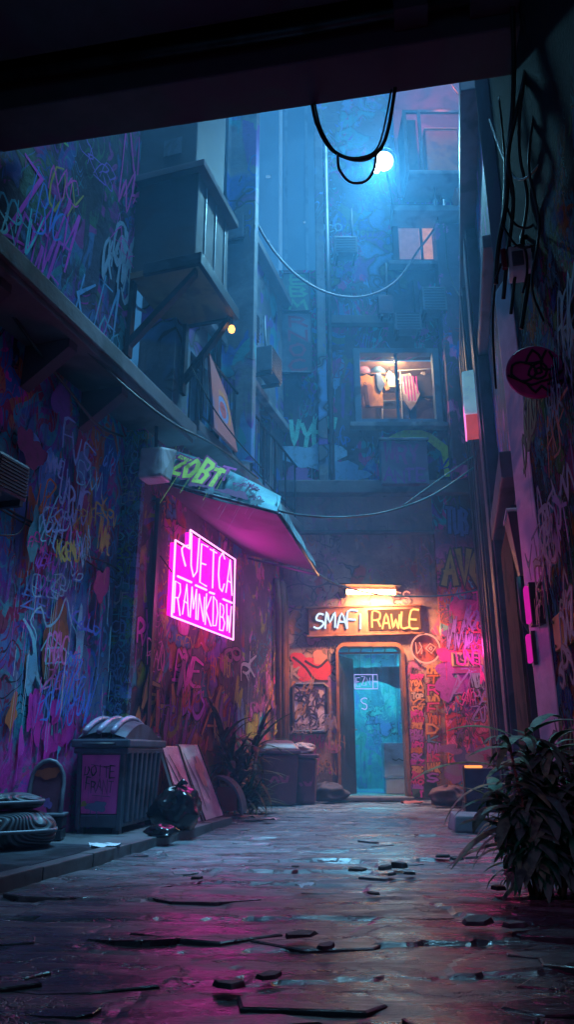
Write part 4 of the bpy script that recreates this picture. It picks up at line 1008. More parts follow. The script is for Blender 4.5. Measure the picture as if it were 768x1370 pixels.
w = MB(); w.tube([(.14, -.03, .58), (.2, -.035, .55), (.26, -.03, .58), (.32, -.035, .55), (.38, -.03, .58)], .008, 5); w.build('handle', M['steel_dark'], lk)

# ---- lit window: clothes and shelves
def garment(name, label, x, y, z, sc, m_, kind='shirt', m2=None):
    t = thing(name, label, 'clothing', (x, y, z), rnd.uniform(-.2, .2))
    w = MB()
    if kind == 'shirt': poly = [(-.09, 0), (-.24, -.06), (-.36, -.34), (-.27, -.38), (-.2, -.2), (-.21, -.72), (.21, -.72), (.2, -.2), (.27, -.38), (.36, -.34), (.24, -.06), (.09, 0), (0, -.06)]
    elif kind == 'towel': poly = [(-.15, 0), (.04, .03), (.22, -.45), (.1, -.7), (0, -.82), (-.12, -.6)]
    else: poly = [(-.16, 0), (.16, 0), (.2, -.8), (.05, -.8), (0, -.25), (-.05, -.8), (-.2, -.8)]
    if m2:
        w.k = 0; w.prism([(a * sc, b * sc) for a, b in poly], -.02, .02)
        w.k = 1
        for i in range(5):
            a = -.11 + i * .062; w.face([((a) * sc, -.024, (-.04) * sc), ((a + .03) * sc, -.024, -.03 * sc), ((a + .05) * sc, -.024, (-.6 if 0 < i < 4 else -.45) * sc), ((a + .02) * sc, -.024, (-.62 if 0 < i < 4 else -.45) * sc)])
        w.build('cloth', [m_, m2], t)
    else: w.prism([(a * sc, b * sc) for a, b in poly], -.035, .035); w.build('cloth', m_, t, bevel=.015)
    w = MB(); w.tube([(0, 0, -.01), (0, 0, .06), (.03, 0, .09), (.05, 0, .06)], .006, 5); w.split('hanger', M['steel_dark'], t)
    return t
yr = 12.2 + .75
def BW(px, py): x, z = BACK.px(px, py, .75); return x, z
wr = thing('clothes_rail', 'white rail across the lit window with clothes hanging from it', 'rail', (BW(532, 496)[0], yr, BW(532, 496)[1]))
w = MB(); w.tube([(0, 0, 0), (wx1 - BW(532, 496)[0] + .2, 0, .05)], .013, 6); w.tube([(0.05, 0, 0), (.05, 0, -1.5)], .012, 6); w.split('rail', M['white_plastic'], wr)
cl = lambda n, c: mat(n, c, .8, 0, .3, 8, .3)
x, z = BW(544, 499); garment('striped_towel', 'pink and white striped cloth hanging in the lit window', x + .03, yr - .03, z - .06, .95, cl('pale_stripe_cloth', (.62, .5, .55)), 'towel', cl('pink_stripe_cloth', (.62, .05, .4)))
x, z = BW(560, 497); garment('grey_shirt', 'dark grey shirt hanging at the right end of the window rail', x + .12, yr + .05, z - .03, .72, cl('dark_shirt_cloth', (.05, .04, .05)))
x, z = BW(573, 500); garment('rose_coat', 'dusty rose coat hanging behind the dark shirt in the window', x + .02, yr + .3, z - .38, 1.25, cl('rose_coat_cloth', (.38, .18, .16)))
for i, (a, b, sc_, kd, c_, lab) in enumerate(((486, 520, .55, 'trousers', (.25, .1, .06), 'rust trousers hanging at the far left of the lit window'), (507, 502, .5, 'towel', (.1, .2, .45), 'narrow blue cloth hanging right of the orange shirt'), (524, 500, .42, 'shirt', (.5, .45, .38), 'small cream shirt in front of the wire shelf'), (568, 496, .4, 'towel', (.55, .5, .45), 'thin cream cloth beside the dark grey shirt'), (579, 505, .55, 'shirt', (.12, .06, .08), 'brown shirt at the far right edge of the lit window'))):
    x, z = BW(a, b); garment('hanging_cloth', lab, x, yr + .06 * i - .1, z, sc_, cl('window_cloth', c_), kd)
x, z = BW(497, 500); garment('orange_shirt', 'mottled orange shirt hanging in the left half of the lit window', x, yr, z - .02, 1.0, mat('orange_shirt_cloth', (.55, .25, .07), .8, 0, .5, 7, .3, second=(.3, .12, .06)))
x, z = BW(548, 530); garment('blue_trousers', 'blue trousers hanging below the striped cloth in the window', x, yr + .12, z - .04, .75, cl('blue_trouser_cloth', (.04, .08, .3)), 'trousers')
bk = thing('shelf_unit', 'wire shelf unit in the middle of the lit window', 'shelf', (BW(516, 540)[0], 12.2 + 1.3, wzb - .15))
w = MB()
for u in (0, .45): 
    for v in (0, .3): w.box(u, u + .03, v, v + .03, 0, 1.7)
w.build('post', M['white_plastic'], bk)['kind'] = 'stuff'
for u in (.3, .75, 1.2, 1.6):
    w = MB(); w.box(-.02, .5, -.01, .34, u, u + .025); w.build('shelf', M['white_plastic'], bk)
for i, (a, b, c_) in enumerate(((485, 493, (.6, .3, .5)), (495, 488, (.5, .45, .4)), (505, 494, (.1, .25, .45)))):
    x, z = BACK.px(a, b, .9); t = thing('bundle', ('lilac folded cloth bundle on top of the window pile', 'pale folded cloth bundle at the top of the window pile', 'blue folded cloth bundle beside the pale one in the window')[i], 'cloth', (x, 13.1, z - .12))
    w = MB(); w.lathe([(.02, 0), (.14, .01), (.16, .07), (.12, .15), (.03, .17)], 14, (0, 0, 0), .12, rg); w.build('cloth', cl('bundle_cloth', c_), t, True)
ts_ = thing('top_shelf', 'wooden shelf carrying folded cloth in the lit window', 'shelf', (wx0 - .15, 13.0, BACK.px(490, 499, .85)[1] - .05))
w = MB(); w.box(0, .85, 0, .3, 0, .03); w.build('board', M['wood'], ts_)
w = MB(); w.box(.1, .13, .02, .28, -.2, -.002); w.box(.7, .73, .02, .28, -.2, -.002); w.split('bracket', M['steel_dark'], ts_)
rb = thing('ceiling_bulb', 'bare bulb lighting the room behind the window', 'lamp', ((wx0 + wx1) / 2, 13.0, wzt + .02))
w = MB(); w.lathe([(.012, -.1), (.05, -.06), (.055, -.02), (.025, .03)], 12); w.build('bulb', M['room_lamp'], rb, True)
w = MB(); w.tube([(0, 0, .03), (0, 0, .13)], .008, 5); w.build('cord', M['rubber'], rb)

# AC cabinet under the window, sign boards to the left
x0, z0 = B(509, 654, -.1); x1, z1 = B(568, 597, -.1)
cb = thing('cabinet', 'tall blue grey equipment cabinet bolted under the lit window in front of the green arch', 'cabinet', (x0, 12.2, z0)); CW, CHh = x1 - x0, z1 - z0
w = MB(); w.box(0, CW, -.35, -.05, 0, CHh); w.build('case', mat('cabinet_paint', (.10, .12, .19), .55, 0, .4, 4, .2, second=(.12, .06, .14)), cb, bevel=.02)
w = MB(); w.box(-.03, CW + .03, -.38, -.03, CHh + .002, CHh + .05); w.build('cap', M['steel_grey'], cb, bevel=.01)
w = MB(); w.box(.05, .1, -.05, .02, -.12, CHh); w.box(CW - .1, CW - .05, -.05, .02, -.12, CHh); w.split('bracket', M['steel_dark'], cb)
q = Painter(-.355); rg = random.Random(6); q.strokes(lettering('WRY', .08, CHh * .5, .3, CW - .2, rg, .14), .03, (.25, .03, .2)); q.strokes(lettering('ANTE', .06, .05, .22, CW - .1, rg, .1), .02, (.22, .04, .28)); q.build(cb, 'lettering')
for (a, b, c, d, lab, col, t, tcol, nm) in ((376, 498, 416, 420, 'grey wall board with a column of red characters on the left bay of the back facade', (.13, .17, .23), ['R', 'N', 'O', 'C'], (.34, .05, .10), 'wall_board'),
                                       (378, 416, 414, 366, 'greenish wall board with pale green characters above the grey one', (.06, .16, .15), ['E', 'B', 'M'], (.1, .4, .22), 'wall_board')):
    x0, z0 = B(a, b); x1, z1 = B(c, d); t_ = thing(nm, lab, 'sign', (x0, 12.29, z0))
    w = MB(); w.box(0, x1 - x0, -.1, -.01, 0, z1 - z0); w.build('board', mat('wall_board_paint', col, .6, 0, .35, 3, .2), t_, bevel=.01)
    w = MB(); w.tube([(0, -.1, 0), (x1 - x0, -.1, 0), (x1 - x0, -.1, z1 - z0), (0, -.1, z1 - z0), (0, -.1, 0)], .018, 6); w.build('frame', M['steel_grey'], t_)
    q = Painter(-.103); hh = (z1 - z0) / len(t)
    for i, ch in enumerate(t): q.strokes(lettering(ch, .16, (z1 - z0) - (i + .85) * hh, hh * .66, (x1 - x0) * .7, rg, .08), .026, tcol)
    q.build(t_, 'lettering')

# service boxes and air conditioners bolted to the upper storeys
def wall_unit(fr, name, label, cat, x, z, wd, ht, dp, m_, group=None, grille=True):
    t = on_frame(fr, name, label, cat, x, z, 0.0, group)
    w = MB(); w.box(0, wd, -dp, -.06, 0, ht); w.build('case', m_, t, bevel=.015)
    w = MB()
    if grille:
        for i in range(max(3, int(ht / .06))): w.box(.04, wd - .04, -dp - .012, -dp - .002, .03 + i * .06, .055 + i * .06)
        w.build('grille', M['bin_dark'], t)
    else:
        w.box(.04, wd - .04, -dp - .012, -dp - .002, .04, ht - .04); w.build('door', m_, t, bevel=.005)
    w = MB(); w.box(.04, .08, -dp + .02, .01, -.06, -.002); w.box(wd - .08, wd - .04, -dp + .02, .01, -.06, -.002); w.split('bracket', M['steel_dark'], t)
    w = MB(); w.tube([(wd - .08, -.1, ht), (wd - .06, -.05, ht + .3), (wd - .06, -.03, ht + .9)], .022, 6); w.build('pipe', M['steel_dark'], t, True)
    return t
U = lambda a, b: BACK.px(a, b, 0)
for (a, b, c, d, dp, g_, nm, lab, cat) in ((505, 430, 523, 406, .28, False, 'utility_box', 'narrow utility box on the string course above the left part of the lit window', 'utility box'), (526, 452, 560, 430, .3, True, 'air_conditioner', 'wide air conditioner directly above the middle of the lit window', 'air conditioner'),
      (562, 428, 592, 398, .35, True, 'air_conditioner', 'dark air conditioner upper right of the lit window beside the drainpipes', 'air conditioner'), (446, 352, 476, 330, .32, True, 'air_conditioner', 'air conditioner high on the hazy wall right of the tall wall boards', 'air conditioner'), (600, 620, 620, 585, .25, False, 'utility_box', 'slim utility box right of the green arch', 'utility box')):
    x0, z0 = U(a, b); x1, z1 = U(c, d); wall_unit(BACK, nm, lab, cat, x0, z0, x1 - x0, z1 - z0, dp, M['steel_grey'] if g_ else M['plum'], None, g_)
for (x, z, wd, ht, dp, lab) in ((2.25, 6.7, .5, .45, .35, 'air conditioner on the left facade just beyond the boxed-in balcony, lower'), (2.0, 8.1, .5, .45, .33, 'air conditioner on the left facade just beyond the boxed-in balcony, upper'), (3.4, 6.6, .55, .45, .33, 'air conditioner under the far end roofline of the left facade')):
    wall_unit(SHOP, 'air_conditioner', lab, 'air conditioner', x, z, wd, ht, dp, M['steel_grey'])

# floodlight high on the facade
fp = at(514, 215, 10.9)
fl_ = thing('floodlight', 'brilliant round white floodlight on an arm high on the back facade', 'floodlight', fp)
aim = Vector((-.9, 7.2, 3.0)); dirv = (Vector((-1.1, 5.6, 1.0)) - fp).normalized(); rot = dirv.to_track_quat('-Z', 'Y').to_euler()
w = MB(); w.lathe([(.02, -.05), (.14, -.045), (.22, -.01), (.22, .0), (.02, .002)], 28); o = w.build('lens', M['flood'], fl_, True); o.rotation_euler = rot
w = MB(); w.lathe([(.225, -.03), (.23, .02), (.17, .2), (.06, .26), (.02, .27)], 28); o = w.build('housing', M['steel_grey'], fl_, True); o.rotation_euler = rot
e = Vector((fp.x + .35, 12.2, fp.z + .15)) - fp
w = MB(); w.tube([Vector((0, .12, .08)), Vector((.1, .4, .2)), e], .03, 8); w.split('arm', M['steel_dark'], fl_)
w = MB(); w.lathe([(.01, -.03), (.05, -.02), (.06, .02), (.01, .05)], 10); o = w.build('side_lamp', M['flood'], fl_, True); o.location = (-.15, -.03, -.26)
w = MB(); w.tube([Vector((-.15, -.03, -.22)), Vector((-.2, .05, 0)), Vector((-.06, .1, .05))], .014, 6); w.build('side_arm', M['steel_dark'], fl_)

# cluttered balcony at the upper right
bz = B(600, 240, -.5)[1]; b0 = B(545, 240, -.5)[0]; b1 = 4.7
bal = thing('balcony', 'dark red balcony niche high at the right holding orange boxes', 'balcony', (b0, 12.2, bz))
BWd = b1 - b0
w = MB(); w.box(0, BWd, -.75, .02, -.1, .0); w.box(-.3, BWd, -.5, .02, -.75, -.62); w.split('slab', M['concrete_lit'], bal, bevel=.015)
w = MB(); w.box(-.12, BWd, -.06, .02, .002, 3.4); w.build('back_panel', M['red_wall'], bal)
w = MB(); w.box(-.05, .02, -.7, -.07, .002, 1.5); w.box(.25, .31, -.7, -.64, .002, 1.5); w.box(-.05, BWd, -.7, -.64, 1.503, 1.56); w.build('shelf_frame', M['steel_dark'], bal)
w = MB(); w.box(.05, .22, -.6, -.1, .003, 1.4); w.build('side_panel', M['rust'], bal)
for i, (a, b, c, d, m_) in enumerate(((.4, 1.05, .003, 1.15, M['orange_tin']), (1.15, 1.75, .003, .34, M['orange_tin']), (1.1, 1.7, .36, .75, M['red_wall']))):
    t = thing('storage_box', ('tall orange box standing on the upper balcony', 'low orange box at the right end of the upper balcony', 'dark red crate on top of the low orange box on the balcony')[i], 'box', (b0 + a, 11.6, bz + c)); bw, bh = b - a, d - c
    w = MB(); w.box(0, bw, 0, .42, 0, bh); w.build('body', m_, t, bevel=.02)
    w = MB(); w.box(-.015, bw + .015, -.015, .435, bh + .002, bh + .04); w.build('lid', m_, t, bevel=.008)
t = thing('storage_box', 'rusty orange bin hanging under the upper balcony slab', 'box', (b0 + .95, 11.75, bz - .60)); w = MB(); w.hexa([(0.1, 0, 0), (.7, 0, 0), (.7, .35, 0), (.1, .35, 0)], [(0, 0, .45), (.75, 0, .45), (.75, .35, .45), (0, .35, .45)]); w.build('body', M['orange_tin'], t, bevel=.02)
w = MB(); w.tube([(.05, .17, .45), (.05, .17, .5)], .01, 5); w.tube([(.7, .17, .45), (.7, .17, .5)], .01, 5); w.split('strap', M['steel_dark'], t)

# ================================================================== RIGHT COURTYARD BUILDING
def Rr(px, py, n=0): return RIGHT.px(px, py, n)
rb_ = thing('side_building', 'plum coloured building along the right side with tall pilasters', 'building', RIGHT.o, RIGHT.phi)
w = MB(); w.box(-.1, 6.5, .0, .4, 0, 7.4); w.build('wall', M['wall_right'], rb_)
for i, (a, b, pr, m_) in enumerate(((.25, .55, .13, 'plum'), (.7, 1.25, .2, 'plum_dark'), (1.5, 1.75, .16, 'plum'), (2.6, 3.0, .18, 'plum_dark'), (3.7, 4.3, .14, 'plum'))):
    w = MB(); w.box(a, b, -pr, -.002, 0.0, 7.3); w.box(a + .06, b - .06, -pr - .03, -pr - .002, 0.1, 7.2); w.build('pilaster', M[m_], rb_, bevel=.012)
w = MB(); w.box(3.02, 3.68, -.1, -.002, 3.2, 3.4); w.box(4.32, 6.4, -.16, -.002, 3.0, 3.25); w.box(0, 6.4, -.12, -.002, 5.4, 5.55); w.box(0, 6.4, -.2, .1, 7.403, 7.55); w.split('lintel', M['plum'], rb_, bevel=.015)
w = MB(); w.box(4.5, 5.9, -.06, -.002, 0, 2.9)
w.split('gate', M['plum_dark'], rb_)
w = MB()
for i in range(14): w.box(4.55 + i * .096, 4.59 + i * .096, -.09, -.062, .1, 2.8)
w.build('gate_slat', M['rust'], rb_)
w = MB(); w.box(3.1, 3.6, -.03, -.002, 4.8, 7.0); w.split('cladding_panel', M['concrete_lit'], rb_, bevel=.01)
for (a, b, c, d) in ((2.0, 2.5, 5.6, 7.1),):
    w = MB(); w.box(a, b, -.05, -.002, c, d); w.split('cladding_panel', M['concrete_lit'], rb_, bevel=.01)
# magenta strip lamps
for i, (px_, ya, yb) in enumerate(((706, 782, 842), (709, 846, 892))):
    x0, z1 = Rr(px_, ya, -.1); _, z0 = Rr(px_ + 3, yb, -.1)
    t = on_frame(RIGHT, 'strip_lamp', ('taller magenta strip lamp above on the right hand gate', 'shorter magenta strip lamp just below the taller one')[i], 'lamp', x0, z0, -.1, group=None)
    w = MB(); w.box(-.06, .06, -.03, -.0, 0.02, z1 - z0 - .02); w.build('tube', M['magenta_strip'], t, bevel=.01)
    w = MB(); w.box(-.08, .08, .002, .095, 0, z1 - z0); w.build('backing', M['plum_dark'], t)
# box awning / funnel over the strip
x0, z0 = Rr(697, 772, -.1)
hd = on_frame(RIGHT, 'vent_hood', 'tapered plum vent hood on the right wall just above the strip lamps', 'vent', x0, z0, 0)
w = MB(); w.hexa([(-.08, -.11, 0), (.08, -.11, 0), (.08, -.01, 0), (-.08, -.01, 0)], [(-.2, -.17, .5), (.2, -.17, .5), (.2, -.01, .5), (-.2, -.01, .5)]); w.build('hood', M['plum'], hd, bevel=.01)
w = MB(); w.box(-.21, .21, -.18, -.01, .503, .53); w.build('rim', M['jamb'], hd, bevel=.006)
w = MB(); w.tube([(0, -.1, 0), (0, -.1, -.35), (0, -.02, -.5)], .035, 8); w.build('duct', M['plum_dark'], hd, True)
# lantern box
lp = at(638, 584, 8.6); ln = thing('lantern_box', 'hanging box lantern with a pale blue dented top and glowing pink lower half', 'lantern', lp, R(-14))
w = MB(); w.hexa([(-.13, -.15, .26), (.13, -.15, .26), (.13, .15, .26), (-.13, .15, .26)], [(-.12, -.14, .88), (.13, -.14, .9), (.13, .14, .92), (-.12, .14, .9)]); w.build('shade', M['lantern_shell'], ln, bevel=.02)
w = MB(); w.box(-.115, .115, -.135, .135, 0.02, .257); w.build('red_glass', M['red_lamp'], ln)
w = MB(); w.hexa([(-.135, -.13, .0), (-.118, -.137, .0), (-.118, .13, .0), (-.135, .13, .0)], [(-.135, -.13, .4), (-.118, -.137, .257), (-.118, .13, .257), (-.135, .13, .4)]); w.build('pink_glass', M['pink_lamp'], ln)
w = MB(); w.tube([(.1, .0, .6), (.32, .0, .66)], .02, 6); w.tube([(.1, .0, .3), (.3, .0, .3)], .015, 6); w.split('arm', M['steel_dark'], ln)

# ================================================================== NEAR RIGHT WALL (passage side)
nr = thing('passage_building', 'dark passage wall crowded with teal and orange graffiti at the right edge', 'building', NEARR.o, NEARR.phi)
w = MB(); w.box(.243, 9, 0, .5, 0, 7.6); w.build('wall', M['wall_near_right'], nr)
w = MB(); w.hexa([(-.08, -.09, 0), (.24, -.006, 0), (.24, .5, 0), (-.08, .5, 0)], [(-.08, -.09, 4.6), (.24, -.006, 4.6), (.24, .5, 4.6), (-.08, .5, 4.6)]); w.build('jamb', M['jamb'], nr, bevel=.012)
w = MB(); w.hexa([(-.08, -.07, 4.603), (.24, -.004, 4.603), (.24, .5, 4.603), (-.08, .5, 4.603)], [(-.08, -.07, 7.7), (.24, -.004, 7.7), (.24, .5, 7.7), (-.08, .5, 7.7)]); w.build('upper_jamb', M['concrete_dark'], nr, bevel=.01)
p = Painter(-.004); rg = random.Random(61)
for i in range(46):
    x, z = rg.uniform(.4, 2.6), rg.uniform(.3, 2.9); p.scrawl(x, z, rg.uniform(.3, .9), rg.uniform(.12, .3), rg.choice([(.02, .2, .24), (.05, .2, .26), (.02, .08, .25), (.3, .09, .02), (.3, .02, .16), (.07, .18, .05), (.2, .17, .03), (.1, .15, .2)]), rg, rg.uniform(.012, .03), BLK if i % 2 else None)
p.build(nr)
op = on_frame(NEARR, 'metal_plate', 'rusty orange metal plate fixed on the dark graffiti wall at the right edge', 'plate', 1.0, NEARR.px(757, 870)[1], -.02)
w = MB(); w.box(-.4, .3, -.03, -.002, 0, .22); w.build('plate', M['orange_tin'], op, bevel=.006)
w = MB()
for a, b in ((-.36, .03), (.26, .03), (.26, .19), (-.36, .19)): w.box(a - .01, a + .01, -.038, -.031, b - .01, b + .01)
w.split('bolt', M['steel_dark'], op)
# round sign
rc = at(717, 498, 4.0); rs_ = thing('round_sign', 'round magenta blade sign with black scribbled lines on the right wall', 'sign', rc, R(-6))
RR = .178
w = MB(); w.lathe([(.005, -.022), (RR - .01, -.02), (RR, -.008), (RR, .008), (RR - .01, .02), (.005, .022)], 40); o = w.build('disc', M['disc'], rs_, False); o.rotation_euler = (R(90), 0, 0)
q = Painter(-.026); rg = random.Random(12)
for pl in ([(-.15, -.02), (-.14, .04), (-.09, .06), (-.03, .04), (.0, -.01), (-.04, -.06), (-.1, -.07), (-.15, -.02)], [(-.06, .05), (-.01, .14), (.04, .06), (-.06, .05)], [(.07, .13), (.03, .05), (.05, .0), (.12, .02), (.09, .12)],
           [(-.03, .02), (.02, .05), (.06, .02), (.05, -.04), (0, -.06), (-.05, -.03), (-.03, .02)], [(-.01, .0), (.02, .015), (.03, -.015), (0, -.025), (-.01, 0)], [(-.1, -.07), (-.04, -.10), (.02, -.08), (.09, -.06), (.15, -.01)], [(-.06, -.1), (-.02, -.15), (.02, -.11), (.06, -.15), (.09, -.09)], [(.06, -.1), (.14, -.08)], [(-.17, -.03), (-.12, -.06)]):
    q.strokes([fine(pl, 2)], .0075, (.006, .004, .008))
q.build(rs_, 'emblem')
w = MB(); w.tube([(.1, .03, .0), (.26, .03, .02)], .014, 6); w.split('arm', M['steel_dark'], rs_)

# ================================================================== PASSAGE ROOF
e0, e1 = onz(-60, 214, 5.72), onz(700, 99, 5.72); ed = (e1 - e0).normalized(); en = Vector((ed.y, -ed.x, 0))
PF = Frame(e0.x, e0.y, ed.x, ed.y)     # x along the edge to the right, y away from the viewer
pr_ = thing('passage_roof', 'dark concrete underside of the passage roof with deep stepped beams', 'roof', PF.o, PF.phi)
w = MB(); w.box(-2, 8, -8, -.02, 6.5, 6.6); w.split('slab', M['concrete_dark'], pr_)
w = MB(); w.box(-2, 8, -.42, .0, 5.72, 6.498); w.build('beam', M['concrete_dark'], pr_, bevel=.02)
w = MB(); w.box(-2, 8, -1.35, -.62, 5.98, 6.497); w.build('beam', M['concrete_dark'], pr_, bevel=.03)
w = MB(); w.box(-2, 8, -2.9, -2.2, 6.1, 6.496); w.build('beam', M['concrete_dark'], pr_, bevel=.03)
w = MB()
for xx, ww in ((3.9, .25), (4.45, .35), (5.1, .2)): w.box(xx, xx + ww, -.6, -.421, 5.85, 6.495)
w.box(1.2, 1.6, -2.19, -1.36, 6.2, 6.495)
w.split('rib', M['concrete_dark'], pr_, bevel=.01)
w = MB(); w.tube([(-1, -.52, 5.97), (3.2, -.5, 5.93), (7, -.53, 5.96)], .045, 8); w.tube([(-1, -1.5, 6.2), (7, -1.5, 6.15)], .06, 8); w.split('conduit', M['steel_dark'], pr_, True)
w = MB(); w.box(-2, 8, -.01, .2, 6.5, 6.65); w.split('parapet', M['concrete_dark'], pr_)

# ================================================================== FAR TOWERS
for i, (x0, x1, y, h, lab) in enumerate(((-7.5, -.3, 21, 26, 'tall hazy tower with tiny lit windows beyond the left roofs'), (-.2, 2.6, 26, 34, 'slim hazy tower fading into the blue fog behind the apartment block'))):
    t = thing('tower_block', lab, 'building', (x0, y, 0)); W3 = x1 - x0
    w = MB(); w.box(0, W3, 0, 4, 0, h); w.build('wall', M['tower'], t)
    rg = random.Random(70 + i); w = MB()
    for k in range(40):
        a, b = rg.randint(1, int(W3 / .45) - 1) * .45, 8 + rg.randint(0, 26) * .55
        w.box(a, a + .16, -.03, -.002, b, b + .1)
    w.build('lit_window', M['city'], t)['kind'] = 'stuff'
    w = MB()
    for k in range(int(W3 / .9)): w.box(k * .9 + .1, k * .9 + .22, -.12, -.002, 0, h - .2)
    w.build('mullion', M['concrete'], t)['kind'] = 'stuff'

# ================================================================== STREET OBJECTS
# wheelie bin ------------------------------------------------------------
bn = thing('wheeled_bin', 'big ribbed grey bin with a faded pink front panel scrawled DOTTE FRANT', 'bin', (-1.84, 6.76, PV), R(-9))
BWx, BD, BH = .44, .92, .70
def taper(p):
    k = .90 + .10 * (p.z / BH); return Vector((BWx / 2 + (p.x - BWx / 2) * k, BD / 2 + (p.y - BD / 2) * (k * .98 + .02), p.z))
w = MB(); w.box(0, BWx, 0, BD, .05, BH, taper); w.build('body', M['bin'], bn, bevel=.02)
w = MB()
for i in range(7):
    y = .06 + i * .13; w.box(BWx - .01, BWx + .035, y, y + .055, .08, BH - .03, taper); w.box(-.03, .01, y, y + .055, .08, BH - .03, taper)
w.split('rib', M['bin'], bn, bevel=.012)
w = MB(); w.box(-.05, BWx + .05, -.05, BD + .05, BH + .002, BH + .07); w.box(-.03, BWx + .03, -.03, BD + .03, BH - .05, BH - .002); w.build('rim', M['bin'], bn, bevel=.015)
w = MB(); w.box(.045, BWx - .045, -.016, .01, .16, BH - .06, taper); fp_ = w.build('front_panel', M['bin_pink'], bn, bevel=.006)
w = MB(); w.box(.0, .04, -.025, .01, .03, BH - .03, taper); w.box(BWx - .04, BWx, -.025, .01, .03, BH - .03, taper); w.box(.042, BWx - .042, -.02, .01, .05, .15, taper); w.split('front_frame', M['bin'], bn, bevel=.008)
q = Painter(-.004); rg = random.Random(19)
q.strokes(lettering('DOTTE', .08, .47, .085, .29, rg, .1, .0, -.05), .0065, BLK, None, .5, True, .2, rg); q.strokes(lettering('FRANT', .10, .345, .09, .26, rg, .12, 0, -.06), .0065, BLK, None, .5, True, .3, rg)
q.strokes([[(.17, .31), (.33, .30)], [(.14, .56), (.3, .53)]], .004, BLK, None, .5, True); q.blob(.22, .22, .08, .05, (.12, .12, .25), rg, .5, 2); q.blob(.1, .24, .03, .02, (.3, .22, .05), rg)
o = q.build(bn, 'lettering'); o.location = (0, -.012, 0); o.rotation_euler = (-.02, 0, 0)
# curved lid with three raised ribs, hinged at the back
def lidpt(x, v, dz=0): return Vector((x, -.03 + v * (BD + .06), BH + .075 + .14 * math.sin(math.pi * min(1, v * 1.1 + .06)) ** .8 + .06 * v + dz))
w = MB(); NV = 10; vs = []
for j in range(NV + 1):
    for x in (0, BWx * .33, BWx * .66, BWx): vs.append(lidpt(x, j / NV) + Vector((0, 0, -.03 if x in (0, BWx) else .015)))
w.raw(vs, [(j * 4 + i, j * 4 + i + 1, (j + 1) * 4 + i + 1, (j + 1) * 4 + i) for j in range(NV) for i in range(3)])
for x in (0, BWx):
    for j in range(NV): a, b = lidpt(x, j / NV), lidpt(x, (j + 1) / NV); w.face([(x, a.y, BH + .071), (x, b.y, BH + .071), (x, b.y, b.z - .03), (x, a.y, a.z - .03)])
w.face([(0, -.03, BH + .071), (BWx, -.03, BH + .071)] + [tuple(lidpt(BWx, 0) + Vector((0, 0, -.03))), tuple(lidpt(0, 0) + Vector((0, 0, -.03)))])
ld = w.build('lid', M['bin'], bn)
for x in (.06, .19, .32):
    w = MB(); w.tube([lidpt(x, j / 12, .022) for j in range(13)], .026, 8); w.build('lid_rib', mat('purple_lit_lid_plastic', (.36, .32, .45), .28, 0, .3, 8, .1), ld, True)  # purple light on the ribs is put into their paler colour
for s_ in (.06, BWx - .06):
    w = MB(); w.tube([(s_ - .03, BD - .02, .05), (s_ + .03, BD - .02, .05)], .055, 16); w.build('wheel', M['rubber'], bn)
    w = MB(); w.box(s_ - .03, s_ + .03, .03, .1, -.0, .055); w.build('foot', M['bin_dark'], bn)
w = MB(); w.tube([(.08, -.07, BH + .03), (.08, -.10, BH + .03), (BWx - .08, -.10, BH + .03), (BWx - .08, -.07, BH + .03)], .012, 6); w.build('handle', M['bin_dark'], bn, True)

# rubbish bag
def bag(name, label, loc_, r, h, seed, m_, cat='rubbish bag', knot=True):
    rg = random.Random(seed); t = thing(name, label, cat, loc_)
    w = MB(); NU, NV_ = 40, 22; vs = []
    ph = [rg.uniform(0, 6.3) for _ in range(8)]
    for j in range(NV_ + 1):
        th = math.pi * j / NV_
        for i in range(NU):
            a = 2 * math.pi * i / NU
            q = 1 + .09 * math.sin(3 * a + ph[0] + 2 * th) + .08 * math.sin(2 * a + ph[6] + 5 * th) + .06 * math.sin(5 * a + ph[1] - 3 * th) + .04 * abs(math.sin(8 * a + ph[2] + 4 * th)) + .03 * abs(math.sin(11 * a + ph[3] + 7 * math.cos(th))) + .02 * abs(math.sin(17 * a + ph[4]))
            zz = math.cos(th); zz = zz if zz > -.75 else -.75 - (.05 * (-.75 - zz))
            nz_ = mnoise.fractal(Vector((math.cos(a) * 1.6, math.sin(a) * 1.6, zz * 1.8 + seed)), 1.0, 2.0, 4); q *= 1 + .16 * nz_; zz += .10 * nz_
            vs.append((r * q * math.sin(th) ** .8 * math.cos(a), r * .9 * q * math.sin(th) ** .8 * math.sin(a), h * (zz + .8) / 1.8 * (1 + .04 * math.sin(4 * a + ph[5]))))
    w.raw(vs, [(j * NU + i, j * NU + (i + 1) % NU, (j + 1) * NU + (i + 1) % NU, (j + 1) * NU + i) for j in range(NV_) for i in range(NU)])
    w.build('sack', m_, t, True)
    if knot:
        w = MB(); w.tube([(0, 0, h * .96), (.01, 0, h + .02), (.05, .01, h + .05), (.09, 0, h + .03)], [.03, .018, .03, .008], 8); w.build('knot', m_, t, True)
    return t
bag('rubbish_bag', 'shiny black rubbish bag slumped against the right side of the big bin', onz(232, 1113, PV) + Vector((0, .12, 0)), .21, .36, 3, M['bag'])
bag('rubbish_bag', 'small flat black bag in front of the shiny rubbish bag', onz(216, 1120, PV), .13, .10, 4, M['bag'], knot=False)

